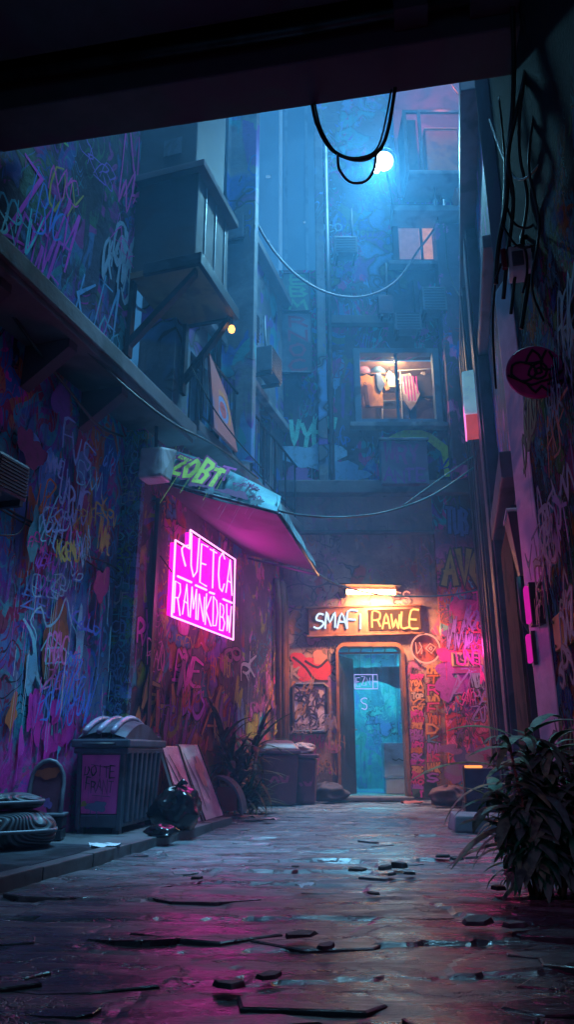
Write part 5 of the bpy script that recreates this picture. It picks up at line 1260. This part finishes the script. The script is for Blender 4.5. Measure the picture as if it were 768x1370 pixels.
# leaning boards
def leaning(name, label, a, b, h, lean, m_, cat='board', taperx=0.0):
    a, b = Vector(a), Vector(b); d = (b - a); L_ = d.length; ph = math.atan2(d.y, d.x)
    t = thing(name, label, cat, a, ph)
    w = MB(); w.hexa([(0, 0, 0), (L_, 0, 0), (L_, .03, .0), (0, .03, .0)], [(taperx, lean, h), (L_ - taperx, lean, h), (L_ - taperx, lean + .03, h), (taperx, lean + .03, h)]); w.build('panel', m_, t, bevel=.006)
    w = MB()
    for u in (0.0, L_ - .025): w.hexa([(u, -.012, 0), (u + .025, -.012, 0), (u + .025, -.002, 0), (u, -.002, 0)], [(u, lean - .012, h), (u + .025, lean - .012, h), (u + .025, lean - .002, h), (u, lean - .002, h)])
    w.split('edge_strip', M['steel_dark'], t)
    return t, L_
a = onz(258, 1108, PV); b = onz(276, 1102, PV)
t, L_ = leaning('leaning_board', 'white scuffed board leaning between the bin and the rose board', (-1.0, 7.62, PV), (-.86, 8.0, PV), .72, .30, M['board_white'])
q = Painter(-.004); rg = random.Random(2)
q.strokes([[(.05, .65), (.2, .3), (.3, .05)], [(.12, .68), (.32, .3)], [(.2, .5), (.24, .1)], [(.04, .4), (.14, .1)]], .014, (.05, .06, .09), None, .5, True)
o = q.build(t, 'scuff'); o.rotation_euler = (-math.atan(.30 / .72), 0, 0)
t, L_ = leaning('leaning_board', 'faded rose board leaning beside the white board near the spiky plant', (-.84, 8.02, PV), (-.70, 8.72, PV), .74, .33, M['board_rose'])
q = Painter(-.004); q.strokes([[(.1, .7), (.2, .4), (.18, .1)], [(.4, .66), (.5, .3)], [(.3, .5), (.42, .2)]], .02, (.18, .14, .2), None, .5, True); q.blob(.45, .5, .12, .16, (.55, .35, .3), rg, .5, 0)
o = q.build(t, 'scuff'); o.rotation_euler = (-math.atan(.33 / .74), 0, 0)
# curved mudguard-like arch
ar = thing('curved_panel', 'grey curved metal panel like a mudguard resting beside the leaning boards', 'panel', (-.82, 8.95, PV), R(-12))
w = MB(); vs = []; n = 14
for i in range(n + 1):
    a = math.pi * .5 * i / n; r_ = .40
    for (rr_, yy) in ((r_, 0), (r_ - .03, .0), (r_ - .03, .22), (r_, .22)): vs.append((rr_ * math.sin(a) * .8, yy, rr_ * math.cos(a)))
w.raw(vs, [(i * 4 + j, i * 4 + (j + 1) % 4, (i + 1) * 4 + (j + 1) % 4, (i + 1) * 4 + j) for i in range(n) for j in range(4)] + [(3, 2, 1, 0), (n * 4, n * 4 + 1, n * 4 + 2, n * 4 + 3)]); w.build('guard', M['steel_grey'], ar)
w = MB(); w.box(.0, .24, .06, .09, .02, .28); w.build('inner_plate', M['red_wall'], ar, bevel=.01)
w = MB(); w.tube([(.0, .1, .36), (.0, .1, .0)], .014, 6); w.tube([(.28, .1, .12), (.28, .1, .0)], .012, 6); w.split('strut', M['steel_dark'], ar)

# arched frame by the wall, left
p0 = onz(30, 1100, PV); af = thing('arched_frame', 'arched tube frame with a pink painted back leaning left of the big bin', 'frame', (-2.07, 6.25, PV), R(10))
AW, AH = .26, .60
pts = [(0, 0, 0), (.0, .04, AH * .6)] + [(AW / 2 - AW / 2 * math.cos(a), .06, AH * .7 + AH * .3 * math.sin(a)) for a in [math.pi * i / 8 for i in range(9)]] + [(AW, .04, AH * .6), (AW, 0, 0)]
w = MB(); w.tube(pts, .018, 8); w.build('tube', M['steel_grey'], af, True)
w = MB(); w.prism([(.015, .05)] + [(AW / 2 - (AW / 2 - .015) * math.cos(a), AH * .7 + AH * .27 * math.sin(a)) for a in [math.pi * i / 8 for i in range(9)]] + [(AW - .015, .05)], .055, .075); w.build('back', mat('murky_frame_panel', (.10, .03, .06), .6, 0, .4, 5, .2), af)
q = Painter(.05); rg = random.Random(1); q.strokes([fine([(.05, .1), (.09, .28), (.14, .1)])], .03, (.65, .05, .3)); q.blob(.13, .5, .09, .05, (.32, .06, .03), rg); q.blob(.15, .27, .03, .04, (.2, .12, .4), rg); q.strokes([[(.02, .14), (.22, .1)]], .02, (.6, .03, .3)); q.build(af, 'painting')
ck = thing('small_crate', 'small dark crate between the arched frame and the big bin', 'crate', (-1.93, 6.2, PV), R(6))
w = MB()
for u in (0, .09): w.box(0, .16, 0, .2, .01 + u, .085 + u)
w.build('side', M['bin_dark'], ck, bevel=.008)
w = MB(); w.box(-.008, .168, -.008, .208, .18, .2); w.build('rim', M['steel_grey'], ck, bevel=.005)

# patterned padded cushions, far left
def cushion(name, label, loc_, rz, lx, ly, lz, grp):
    t = thing(name, label, 'cushion', loc_, rz, grp); w = MB(); NU, NV_ = 44, 20; vs = []
    def sp(c, e): return math.copysign(abs(c) ** e, c)
    for j in range(NV_ + 1):
        v = -math.pi / 2 + math.pi * j / NV_
        for i in range(NU):
            a = 2 * math.pi * i / NU
            vs.append((lx * sp(math.cos(v), .55) * sp(math.cos(a), .6), ly * sp(math.cos(v), .55) * sp(math.sin(a), .6), lz + lz * sp(math.sin(v), .8) + .012 * math.sin(3 * a) * math.cos(v)))
    w.raw(vs, [(j * NU + i, j * NU + (i + 1) % NU, (j + 1) * NU + (i + 1) % NU, (j + 1) * NU + i) for j in range(NV_) for i in range(NU)])
    w.build('pad', M['cushion'], t, True)
    w = MB(); ring = []
    for i in range(NU + 1):
        a = 2 * math.pi * i / NU; ring.append((lx * 1.005 * sp(math.cos(a), .6), ly * 1.005 * sp(math.sin(a), .6), lz * 1.02))
    w.tube([(p_[0] * .985, p_[1] * .985, p_[2]) for p_ in ring], .014, 6, False); w.build('piping', M['steel_grey'], t, True)
    return t
cushion('padded_cushion', 'lower dark padded cushion with swirling ribs at the far left of the pavement', (-2.05, 5.72, PV), R(30), .36, .26, .13, 'ribbed cushions on the pavement')
cushion('padded_cushion', 'upper flatter ribbed cushion stacked on another at the far left', (-2.13, 5.72, PV + .265), R(38), .33, .22, .055, 'ribbed cushions on the pavement')

# reddish bins by the back corner
def barrel(name, label, loc_, rz, wd, dp, h, m_, lid=True, cat='bin'):
    t = thing(name, label, cat, loc_, rz, None)
    w = MB(); k = .86; w.hexa([(-wd / 2 * k, -dp / 2 * k, 0), (wd / 2 * k, -dp / 2 * k, 0), (wd / 2 * k, dp / 2 * k, 0), (-wd / 2 * k, dp / 2 * k, 0)], [(-wd / 2, -dp / 2, h), (wd / 2, -dp / 2, h), (wd / 2, dp / 2, h), (-wd / 2, dp / 2, h)]); w.build('body', m_, t, bevel=.05)
    w = MB(); w.box(-wd / 2 - .03, wd / 2 + .03, -dp / 2 - .03, dp / 2 + .03, h + .002, h + .06); w.build('rim', m_, t, bevel=.02)
    if lid:
        w = MB(); w.hexa([(-wd / 2 - .02, -dp / 2 - .02, h + .063), (wd / 2 + .02, -dp / 2 - .02, h + .063), (wd / 2 + .02, dp / 2 + .02, h + .063), (-wd / 2 - .02, dp / 2 + .02, h + .063)], [(-wd / 2 + .06, -dp / 2 + .06, h + .15), (wd / 2 - .06, -dp / 2 + .06, h + .15), (wd / 2 - .03, dp / 2, h + .2), (-wd / 2 + .03, dp / 2, h + .2)]); w.build('lid', m_, t, bevel=.03)
    q = Painter(-dp / 2 - .004); q.strokes(lettering('XO', -.15, h * .45, .18, .3, rnd, .1), .02, (.25, .03, .12)); o = q.build(t, 'lettering'); o.rotation_euler = (.0, 0, 0); o.location = (0, .02, 0)
    return t
g1 = onz(372, 1074); barrel('rubbish_bin', 'maroon bin with a humped lid behind the spiky plant', (-.12, 11.2, .0), R(8), .52, .5, .68, M['maroon'])
t = barrel('rubbish_bin', 'narrower open maroon bin with crumpled waste on top, right of the lidded maroon bin', (.26, 11.35, .0), R(-5), .36, .42, .62, M['maroon'], False)
bag('waste_bundle', 'crumpled pale waste heaped on the open maroon bin', (.24, 11.35, .675), .17, .16, 8, mat('crumpled_waste', (.2, .12, .13), .7, 0, .5, 9, .4), 'rubbish', False)
bag('sack', 'dark slumped sack on the ground beside the left door jamb', (.62, 11.78, 0), .27, .27, 9, mat('dark_sack_cloth', (.03, .018, .028), .8, 0, .5, 7, .4), 'sack', False)

# ---------------------------------------------------------------- plants
def blade(w, base, d, up, length, wid, droop, segs=6, fold=.25):
    d = Vector(d).normalized(); side = Vector((-d.y, d.x, 0)); side = side.normalized() if side.length > .01 else Vector((1, 0, 0))
    base = Vector(base); p = base.copy(); ang = up; rows = []
    for i in range(segs + 1):
        u = i / segs; wd = wid * (math.sin(math.pi * min(1, .12 + u * .88)) ** .7) * (1 if u < 1 else 0) + .001
        dirv_ = d * math.cos(ang) + Vector((0, 0, 1)) * math.sin(ang); nrm_ = side.cross(dirv_)
        rows += [p - side * wd + nrm_ * wd * fold, p.copy(), p + side * wd + nrm_ * wd * fold]
        p = p + dirv_ * (length / segs); ang -= droop / segs
    w.raw(rows, [(i * 3 + j, i * 3 + j + 1, (i + 1) * 3 + j + 1, (i + 1) * 3 + j) for i in range(segs) for j in range(2)])
def plant(name, label, loc_, n, ln, wid, up, droop, m_, seed, stem_h=.0, pot=None, cat='plant', spread_=.06, stems=1):
    rg = random.Random(seed); t = thing(name, label, cat, loc_)
    w = MB(); ws = MB()
    heads = []
    for k in range(stems):
        bx_, by_ = rg.uniform(-spread_, spread_), rg.uniform(-spread_, spread_); hh = stem_h * rg.uniform(.35, 1); tx_, ty_ = bx_ * 2.2 + rg.uniform(-.05, .05), by_ * 2.2 + rg.uniform(-.05, .05)
        ws.tube([(bx_, by_, .0), ((bx_ + tx_) / 2, (by_ + ty_) / 2, hh * .5), (tx_, ty_, hh + .02)], [.02, .015, .008], 6); heads.append((tx_, ty_, hh))
    for i in range(n):
        hx, hy, hz = heads[i % stems]; a = rg.uniform(0, 6.283); f = rg.random() if stem_h > 0 and stems > 1 else rg.uniform(.85, 1)
        blade(w, (hx * f, hy * f, hz * (.35 + .65 * f)), (math.cos(a), math.sin(a), 0), rg.uniform(*up), ln * rg.uniform(.55, 1.15), wid * rg.uniform(.7, 1.2), rg.uniform(*droop), 7)
    w.build('foliage', m_, t, True)
    ws.build('stem', M['wood'], t, True)
    if pot:
        w = MB(); w.lathe([(pot * .7, .0), (pot, .02), (pot * 1.15, .25), (pot * 1.2, .27), (pot * 1.05, .27), (pot * 1.0, .22)], 20); w.build('pot', M['plum_dark'], t, True)
    return t
pg = onz(318, 1076)
plant('spiky_plant', 'tall spiky plant with rusty strap leaves between the boards and the maroon bins', (-.60, 9.75, PV), 130, .66, .030, (.2, 1.45), (.6, 2.0), M['leaf_warm'], 3, .85, stems=4, spread_=.10)
plant('leafy_plant', 'low bushy plant of thin arching leaves at the foot of the spiky plant', (-.52, 9.65, 0), 220, .46, .015, (.35, 1.5), (.7, 2.2), M['leaf'], 4, .12, stems=4, spread_=.07)
plant('leafy_plant', 'small dark tuft of thin leaves against the shop wall behind the boards', (-.95, 9.35, PV), 60, .4, .016, (.5, 1.5), (.5, 1.6), M['leaf_dark'], 14, .3, stems=3, spread_=.05)
# big foreground bush at the right
pR = onz(716, 1205)
rg = random.Random(23)
bs = thing('leafy_bush', 'big dark bush of broad drooping leaves in the right foreground', 'bush', (pR.x + .1, pR.y + .15, 0))
w = MB(); ws = MB()
for k in range(16):
    a = rg.uniform(0, 6.28); sp_ = rg.uniform(.02, .32); hh = rg.uniform(.35, .82) * (1.12 - sp_ * .8)
    tip = Vector((sp_ * math.cos(a), sp_ * .8 * math.sin(a), hh)); b0_ = Vector((tip.x * .3, tip.y * .3, 0))
    ws.tube([b0_, b0_.lerp(tip, .5) + Vector((0, 0, .06)), tip], [.014, .010, .005], 6)
    for i in range(54):
        f = rg.uniform(.12, 1) ** .8; q_ = b0_.lerp(tip, f); aa = rg.uniform(0, 6.28)
        big = rg.random() < .35
        blade(w, q_, (math.cos(aa), math.sin(aa), 0), rg.uniform(-.1, 1.0), rg.uniform(.20, .40) if big else rg.uniform(.14, .26), rg.uniform(.026, .046) if big else rg.uniform(.010, .02), rg.uniform(.9, 2.1), 6)
for (dx_, dy_, z_, ln_, u_, dr_) in ((-1, .1, .62, .62, .35, 1.1), (-1, .3, .55, .5, .1, 1.5), (-.9, -.3, .35, .5, .0, 1.0), (-.6, .2, .80, .42, .5, 1.0), (.3, .3, .85, .4, .6, 1.0), (-1, 0, .25, .42, .1, .9)):
    blade(w, (dx_ * .12, dy_ * .1, z_), (dx_, dy_, 0), u_, ln_, .040, dr_, 9)
w.build('foliage', M['leaf_dark'], bs, True); ws.build('stem', M['wood'], bs, True)
# lit box and slab behind the bush
lb = thing('lit_box', 'small metal box with a glowing orange top edge behind the right bush', 'box', (onz(640, 1093).x, 9.6, .0), R(-8))
w = MB(); w.box(0, .42, 0, .4, .12, .52); w.build('body', mat('blue_box_paint', (.05, .08, .13), .5, 0, .4, 5, .2), lb, bevel=.012)
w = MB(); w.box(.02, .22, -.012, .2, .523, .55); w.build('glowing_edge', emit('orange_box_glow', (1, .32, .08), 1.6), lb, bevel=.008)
w = MB(); w.box(-.02, .0, -.02, .02, .12, .55); w.build('copper_corner', M['copper'], lb, bevel=.004)
w = MB(); w.box(-.02, .44, -.01, .42, .012, .117); w.build('base', M['steel_dark'], lb)
sb_ = onz(610, 1112); cb_ = thing('concrete_block', 'pale rectangular concrete slab on the ground left of the bush', 'block', (sb_.x, sb_.y + .05, 0), R(-4))
w = MB(); w.hexa([(0, 0, -.02), (.72, 0, -.02), (.72, .5, -.02), (0, .5, -.02)], [(.02, .02, .13), (.72, .02, .11), (.72, .5, .12), (.04, .5, .14)]); w.split('slab', M['concrete_lit'], cb_, bevel=.02)
bag('waste_bundle', 'dark heap of rubbish glinting red at the foot of the magenta pier', (onz(622, 1085).x, 10.9, 0), .26, .26, 31, mat('dark_red_waste', (.05, .018, .03), .6, 0, .5, 9, .4), 'rubbish', False)

# ---------------------------------------------------------------- rubble, litter
def chunk(name, label, loc_, sx, sy, sz, rz, m_, seed, group, cat='rubble'):
    rg = random.Random(seed); w = MB(); n = rg.randint(5, 7)
    ring = [(sx * math.cos(2 * math.pi * i / n + rg.uniform(-.25, .25)), sy * math.sin(2 * math.pi * i / n + rg.uniform(-.25, .25))) for i in range(n)]
    vs = [(a, b, 0) for a, b in ring] + [(a * rg.uniform(.75, .98), b * rg.uniform(.75, .98), sz * rg.uniform(.7, 1.1)) for a, b in ring]
    w.raw(vs, [tuple(range(n - 1, -1, -1)), tuple(range(n, 2 * n))] + [(i, (i + 1) % n, n + (i + 1) % n, n + i) for i in range(n)])
    o = w.build(name, m_, None, bevel=min(sx, sy, sz) * .15); o.location = loc_; o.rotation_euler = (rg.uniform(-.1, .1), rg.uniform(-.1, .1), rz)
    return tag(o, label, cat, group)
GRP = 'broken stone pieces on the alley floor'
RB = [(478, 1165, .11, .045, .035, 0, 'flat dark stone piece left of the rubble heap in the middle of the alley'), (516, 1163, .09, .06, .05, .3, 'left stone of the small dark rubble heap'),
      (534, 1161, .10, .07, .075, -.2, 'tallest stone of the small dark rubble heap in mid alley'), (549, 1170, .08, .05, .035, .6, 'right front stone of the small dark rubble heap'), (524, 1171, .06, .04, .03, 1.2, 'smallest front stone of the rubble heap'),
      (593, 1147, .10, .05, .035, .2, 'flat stone in the row of three left of the bush, leftmost'), (611, 1150, .09, .05, .04, -.3, 'middle stone in the row of three left of the bush'), (632, 1149, .11, .06, .03, .1, 'rightmost flat stone in the row of three left of the bush'),
      (402, 1252, .13, .05, .03, .4, 'long dark slab fragment lying in the dark foreground right of the pink reflection'), (436, 1268, .06, .05, .03, .2, 'small dark fragment in the foreground below the long slab fragment'), (306, 1320, .10, .06, .035, -.4, 'dark stone fragment in the near foreground left of centre'),
      (360, 1308, .08, .05, .03, .5, 'wedge of stone in the near foreground beside the left of centre fragment'), (640, 1235, .12, .07, .05, -.3, 'broken stone by the left foot of the bush, lowest in the picture'), (668, 1190, .09, .06, .05, .8, 'broken stone tucked under the left leaves of the bush'),
      (262, 1176, .07, .04, .03, .3, 'small stone chip near the kerb in front of the bin'), (500, 1196, .06, .03, .02, .0, 'thin stone chip below the rubble heap'), (395, 1160, .05, .03, .02, 1.0, 'tiny chip alone at mid alley left of the flat stone'), (690, 1240, .10, .07, .05, .2, 'broken stone directly in front of the bush')]
for i, (a, b, sx, sy, sz, rz, lab) in enumerate(RB):
    chunk('rubble_piece', lab, onz(a, b, .008), sx * .62, sy * .75, sz * .5, rz, M['rubble'], 100 + i, GRP)
def scrap(label, px_, py_, s, rz, seed, m_, z=0.012, cat='litter'):
    rg = random.Random(seed); w = MB(); N = 5
    vs = [((i / N - .5) * s * 1.6 + rg.uniform(-.1, .1) * s, (j / N - .5) * s + rg.uniform(-.1, .1) * s, .006 + rg.uniform(0, .22) * s) for j in range(N + 1) for i in range(N + 1)]
    w.raw(vs, [(j * (N + 1) + i, j * (N + 1) + i + 1, (j + 1) * (N + 1) + i + 1, (j + 1) * (N + 1) + i) for j in range(N) for i in range(N)])
    o = w.build('paper_scrap', m_, None, True); o.location = onz(px_, py_, z); o.rotation_euler = (0, 0, rz); tag(o, label, cat, 'scraps of litter')
scrap('pale crumpled paper scrap on the pavement in front of the big bin', 140, 1134, .13, .3, 1, M['paper'], PV + .005)
scrap('pale triangular paper scrap on the flagstones in mid alley', 408, 1187, .07, .8, 2, M['paper'])
scrap('reddish scrap beside the door threshold', 552, 1076, .18, .2, 3, mat('red_scrap', (.25, .06, .05), .8), .015)
scrap('rust coloured scrap near the foot of the leafy plant', 338, 1095, .16, .2, 4, mat('rust_scrap', (.2, .09, .07), .8), .015)
scrap('pinkish scrap on the ground in front of the curved panel', 362, 1098, .12, 1.0, 5, mat('rose_scrap', (.3, .12, .14), .8), .015)

# ---------------------------------------------------------------- AC unit at the left edge
x, z = NEARL.px(16, 672, -.2)
ac = on_frame(NEARL, 'air_conditioner', 'boxy grilled air conditioner on the graffiti wall at the left edge', 'air conditioner', x, z)
w = MB(); w.box(-.34, .04, -.30, -.05, .0, .30); w.build('case', M['steel_grey'], ac, bevel=.02)
w = MB()
for i in range(9): w.box(-.32, .02, -.312, -.302, .03 + i * .028, .045 + i * .028)
w.build('grille', M['bin_dark'], ac)
w = MB(); w.box(-.3, -.26, -.3, 0, -.05, -.002); w.box(-.04, .0, -.3, 0, -.05, -.002); w.split('bracket', M['steel_dark'], ac)
w = MB(); w.tube([(0, -.1, .3), (.02, -.1, .38), (.02, -.02, .42)], .015, 6); w.build('pipe', M['white_plastic'], ac, True)

# ---------------------------------------------------------------- cables
def cable(label, pts, r=.014, m_='rubber', n=8, group='cables strung across the alley', seg=6):
    w = MB(); w.tube(smooth_path(pts, n), r, seg)
    return tag(w.build('hanging_cable', M[m_], None, True), label, 'cable', group)
def pc(lst): return [at(a, b, y) for a, b, y in lst]
cable('thick black cable looping in a U from the passage roof edge beside the floodlight', pc([(416, 128, 4.62), (424, 165, 4.62), (444, 200, 4.6), (478, 214, 4.55), (505, 204, 4.5), (519, 175, 4.45), (529, 118, 4.4)]), .016)
cable('thinner black cable hanging just inside the thick U shaped one', pc([(420, 130, 4.6), (430, 172, 4.6), (452, 205, 4.58), (484, 210, 4.5), (508, 192, 4.46), (524, 120, 4.42)]), .008)
cable('small rosy cable sagging below the U shaped cables', pc([(452, 206, 4.58), (454, 226, 4.58), (468, 243, 4.56), (488, 243, 4.54), (500, 228, 4.5), (504, 205, 4.48)]), .011, 'rubber_rose')
cable('long cable sweeping from the left roofs to the small upper window', pc([(317, 225, 9.75), (335, 280, 10.0), (362, 330, 10.3), (400, 371, 10.7), (445, 394, 11.0), (490, 396, 11.3), (530, 376, 11.6), (560, 335, 11.85), (584, 300, 12.0), (590, 262, 12.05)]), .022, 'rubber_rose')
cable('teal cable sagging from the awning corner to the right wall', pc([(374, 684, 7.25), (410, 690, 7.7), (460, 692, 8.3), (520, 684, 9.0), (580, 662, 9.8), (634, 626, 10.3)]), .014, 'rubber_teal')
cable('thin second strand above the teal cable near the right wall', pc([(540, 676, 9.3), (590, 640, 10.0), (640, 606, 10.4)]), .008, 'rubber_teal')
cable('dark cable running from the awning tip past the door lamp to the right', pc([(422, 766, 9.6), (455, 783, 10.5), (505, 795, 11.5), (560, 798, 11.9), (610, 795, 12.0), (660, 784, 12.0)]), .014, 'rubber_teal')
cable('upper of two black cables running along the left graffiti wall below the air conditioner', [NEARL.w(a, -.03, b) for a, b in (L(-30, 660), L(20, 690), L(70, 715), L(110, 742), L(136, 752))] + [NEARL.w(.02, -.02, L(136, 752)[1] - .02)], .011)
cable('lower of two black cables running along the left graffiti wall below the air conditioner', [NEARL.w(a, -.045, b) for a, b in (L(-30, 668), L(25, 700), L(80, 730), L(120, 758), L(136, 768))] + [NEARL.w(.02, -.03, L(136, 768)[1] - .02)], .009)
cable('thin black drop cable looping down from the air conditioner', [NEARL.w(a, -.06, b) for a, b in (L(28, 665), L(24, 700), L(12, 716), L(-20, 716))], .008)
cable('black cable drooping under the left concrete ledge', pc([(-20, 370, 4.9), (40, 455, 5.4), (90, 520, 6.0), (130, 568, 6.6), (164, 584, 7.2)]), .014)
cable('black cable running along the outer edge of the ledge toward the awning', pc([(100, 455, 5.6), (170, 520, 6.3), (230, 566, 6.9), (290, 598, 7.6), (345, 640, 8.4)]), .014)
cable('black wire from the boxed-in balcony down to the awning', pc([(255, 490, 7.7), (285, 545, 7.9), (318, 590, 8.2), (352, 628, 8.6)]), .009)
cable('pale cable hanging from the upper right balcony and curling to the right', pc([(620, 243, 11.4), (624, 290, 11.4), (630, 325, 11.4), (644, 345, 11.4), (658, 340, 11.2), (664, 318, 11.0)]), .022, 'rubber_teal')
cable('straight dark cable dropping from the balcony past the small window', pc([(581, 246, 11.8), (586, 290, 11.9), (595, 340, 11.95), (602, 400, 11.98), (604, 470, 12.0)]), .014)
cable('slack dark cable swinging across the right side of the back facade', pc([(596, 300, 11.9), (600, 360, 11.8), (622, 410, 11.5), (640, 436, 11.2)]), .012)
cable('thin cable across the balcony red wall', pc([(600, 105, 11.3), (618, 130, 11.3), (648, 156, 11.2), (662, 178, 11.0)]), .02)
K0 = [(690, 10, 3.9), (692, 80, 4.0), (690, 150, 4.1), (684, 210, 4.25), (682, 270, 4.35)]
for i, (off, lab, r_) in enumerate(((-4, 'leftmost thick black cable descending the top right corner', .018), (6, 'second thick black cable from the left in the top right corner', .015), (16, 'third black cable from the left in the top right corner, slightly thinner', .012), (30, 'rightmost black cable bowing outward in the top right corner', .016))):
    cable(lab, pc([(a + off + (10 * math.sin(k * 1.3 + i) if i else 0), b, y - .02 * i) for k, (a, b, y) in enumerate(K0)] + [(672 + off * 1.2, 330 + i * 14, 4.5), (668 + off, 380 + i * 20, 4.6)]), r_, 'rubber', 8, 'cable bundle at the top right')
for i, (pts, lab) in enumerate((([(676, 270, 4.4), (690, 300, 4.35), (712, 302, 4.3), (724, 270, 4.25), (716, 230, 4.2)], 'coiled black cable loop beside the bundle, upper'), ([(672, 300, 4.4), (694, 330, 4.35), (722, 322, 4.3), (736, 280, 4.2)], 'coiled black cable loop beside the bundle, lower'), ([(664, 372, 4.55), (678, 340, 4.5), (700, 328, 4.4), (706, 360, 4.4), (700, 392, 4.4)], 'short black cable hooking over the pale box at the right'))):
    cable(lab, pc(pts), .009, 'rubber', 8, 'cable bundle at the top right')
for i, (pts, lab) in enumerate((([(700, 20, 3.8), (716, 120, 3.9), (708, 220, 4.0), (722, 300, 4.1), (712, 380, 4.2), (728, 430, 4.2)], 'long wavy black cable wandering down the right wall past the coil'), ([(668, 130, 4.6), (676, 220, 4.6), (672, 300, 4.6), (660, 420, 4.8), (664, 520, 5.0)], 'thin black cable running down the edge of the passage wall'), ([(655, 160, 5.0), (690, 238, 4.4), (735, 205, 3.8), (768, 150, 3.5)], 'sagging black cable crossing the top right corner'))):
    cable(lab, pc(pts), .009, 'rubber', 8, 'cable bundle at the top right')
mbp = at(692, 350, 4.5); mb_ = thing('meter_box', 'battered pale meter box under the tangled cables at the right', 'meter box', mbp, R(-12))
w = MB(); w.box(-.06, .12, -.06, .1, -.12, .1); w.build('case', M['white_plastic'], mb_, bevel=.02)
w = MB(); w.box(-.04, .04, -.075, -.062, -.08, .04); w.build('cover', M['steel_grey'], mb_, bevel=.006)
w = MB(); w.tube([(-.09, -.02, -.06), (-.09, -.02, .1)], .02, 8); w.build('fuse', mat('crimson_fuse', (.3, .02, .06), .4), mb_)
w = MB(); w.tube([(.05, .0, .1), (.06, .02, .22), (.14, .08, .26)], .02, 6); w.split('conduit', M['rubber'], mb_, True)

# ================================================================== AIR AND LIGHT
hz = MB(); hz.box(-9, 8, 4.9, 34, -.04, 16.5)
t = NT('blue_night_haze'); t.out
vs_ = t.n('ShaderNodeVolumeScatter'); vs_.inputs['Color'].default_value = (.24, .60, .95, 1); vs_.inputs['Density'].default_value = .024; vs_.inputs['Anisotropy'].default_value = .5
t.t.links.new(vs_.outputs[0], t.out.inputs['Volume'])
h_ = hz.build('haze', t.m); tag(h_, 'blue night mist filling the courtyard', kind='stuff')

world = bpy.data.worlds.new('World'); scene.world = world; world.use_nodes = True
wt = world.node_tree; wt.nodes.clear()
wo = wt.nodes.new('ShaderNodeOutputWorld'); bg = wt.nodes.new('ShaderNodeBackground')
bg.inputs[0].default_value = (.075, .205, .37, 1); bg.inputs[1].default_value = .85
wt.links.new(bg.outputs[0], wo.inputs[0])

spot = light('floodlight_beam', 'SPOT', fp + dirv * .06, (.20, .66, 1.0), 2300, spot_size=R(92), spot_blend=.8, shadow_soft_size=.2, aim=fp + dirv)
light('corridor_light', 'AREA', (dx1 - .1, 14.5, dzt + .2), (.10, .72, 1), 60, shape='RECTANGLE', size=.9, size_y=.5, rot=(0, 0, 0))
light('niche_fill', 'POINT', (3.2, 11.3, bz + 1.9), (1, .13, .05), 20, shadow_soft_size=.1)  # added red fill for the balcony; no lamp is fitted there
light('room_light', 'POINT', ((wx0 + wx1) / 2, 12.62, wzt + .05), (1, .66, .36), 60, shadow_soft_size=.08)
light('door_tube_light', 'SPOT', (lx0 + LW / 2 + .12, 12.2 - .62, lz - .02), (1, .40, .16), 560, spot_size=R(150), spot_blend=.6, shadow_soft_size=.12, aim=(lx0 + LW / 2 + .2, 12.3, lz - 1.2))
light('triangle_sign_light', 'POINT', BACK.w(BACK.px(627, 880)[0], -.55, BACK.px(627, 872)[1]), (1, .06, .4), 16, shadow_soft_size=.15)
nl = SHOP.w(ax0 + W_ / 2, -.25, z_lo + H_ / 2)
light('neon_sign_light', 'AREA', nl, (1, .03, .6), 11, shape='RECTANGLE', size=1.6, size_y=.9, aim=nl - SHOP.y - Vector((0, 0, .25)))
light('neon_wall_glow', 'POINT', SHOP.w(ax0 + W_ / 2, -.55, z_lo + H_ / 2 - .1), (1, .03, .55), 26, shadow_soft_size=.3)
moon = light('moon', 'SUN', (0, 0, 20), (.17, .55, .95), 9.0, angle=R(18), aim=Vector((0, 0, 20)) - Vector((.14, -.07, .98)))
light('strip_light', 'POINT', RIGHT.w(Rr(706, 820, -.4)[0], -.4, Rr(706, 820, -.4)[1]), (1, .10, .55), 8, shadow_soft_size=.1)
light('lantern_light', 'POINT', Vector((lp.x - .3, lp.y - .1, lp.z + .1)), (1, .2, .55), 3, shadow_soft_size=.1)
light('orange_bulb_light', 'POINT', SHOP.w(x1 + .02, y0 - .05, PZ - .3), (1, .45, .1), 1.0, shadow_soft_size=.05) if False else None

scene.view_settings.view_transform = 'Standard'; scene.view_settings.look = 'None'; scene.view_settings.exposure = 0
cy = scene.cycles
cy.use_denoising = True
try: cy.denoiser = 'OPENIMAGEDENOISE'
except Exception: pass
cy.max_bounces = 6; cy.diffuse_bounces = 3; cy.glossy_bounces = 3; cy.transmission_bounces = 2; cy.volume_bounces = 1; cy.transparent_max_bounces = 4
cy.sample_clamp_indirect = 4; cy.sample_clamp_direct = 0
cy.caustics_reflective = False; cy.caustics_refractive = False
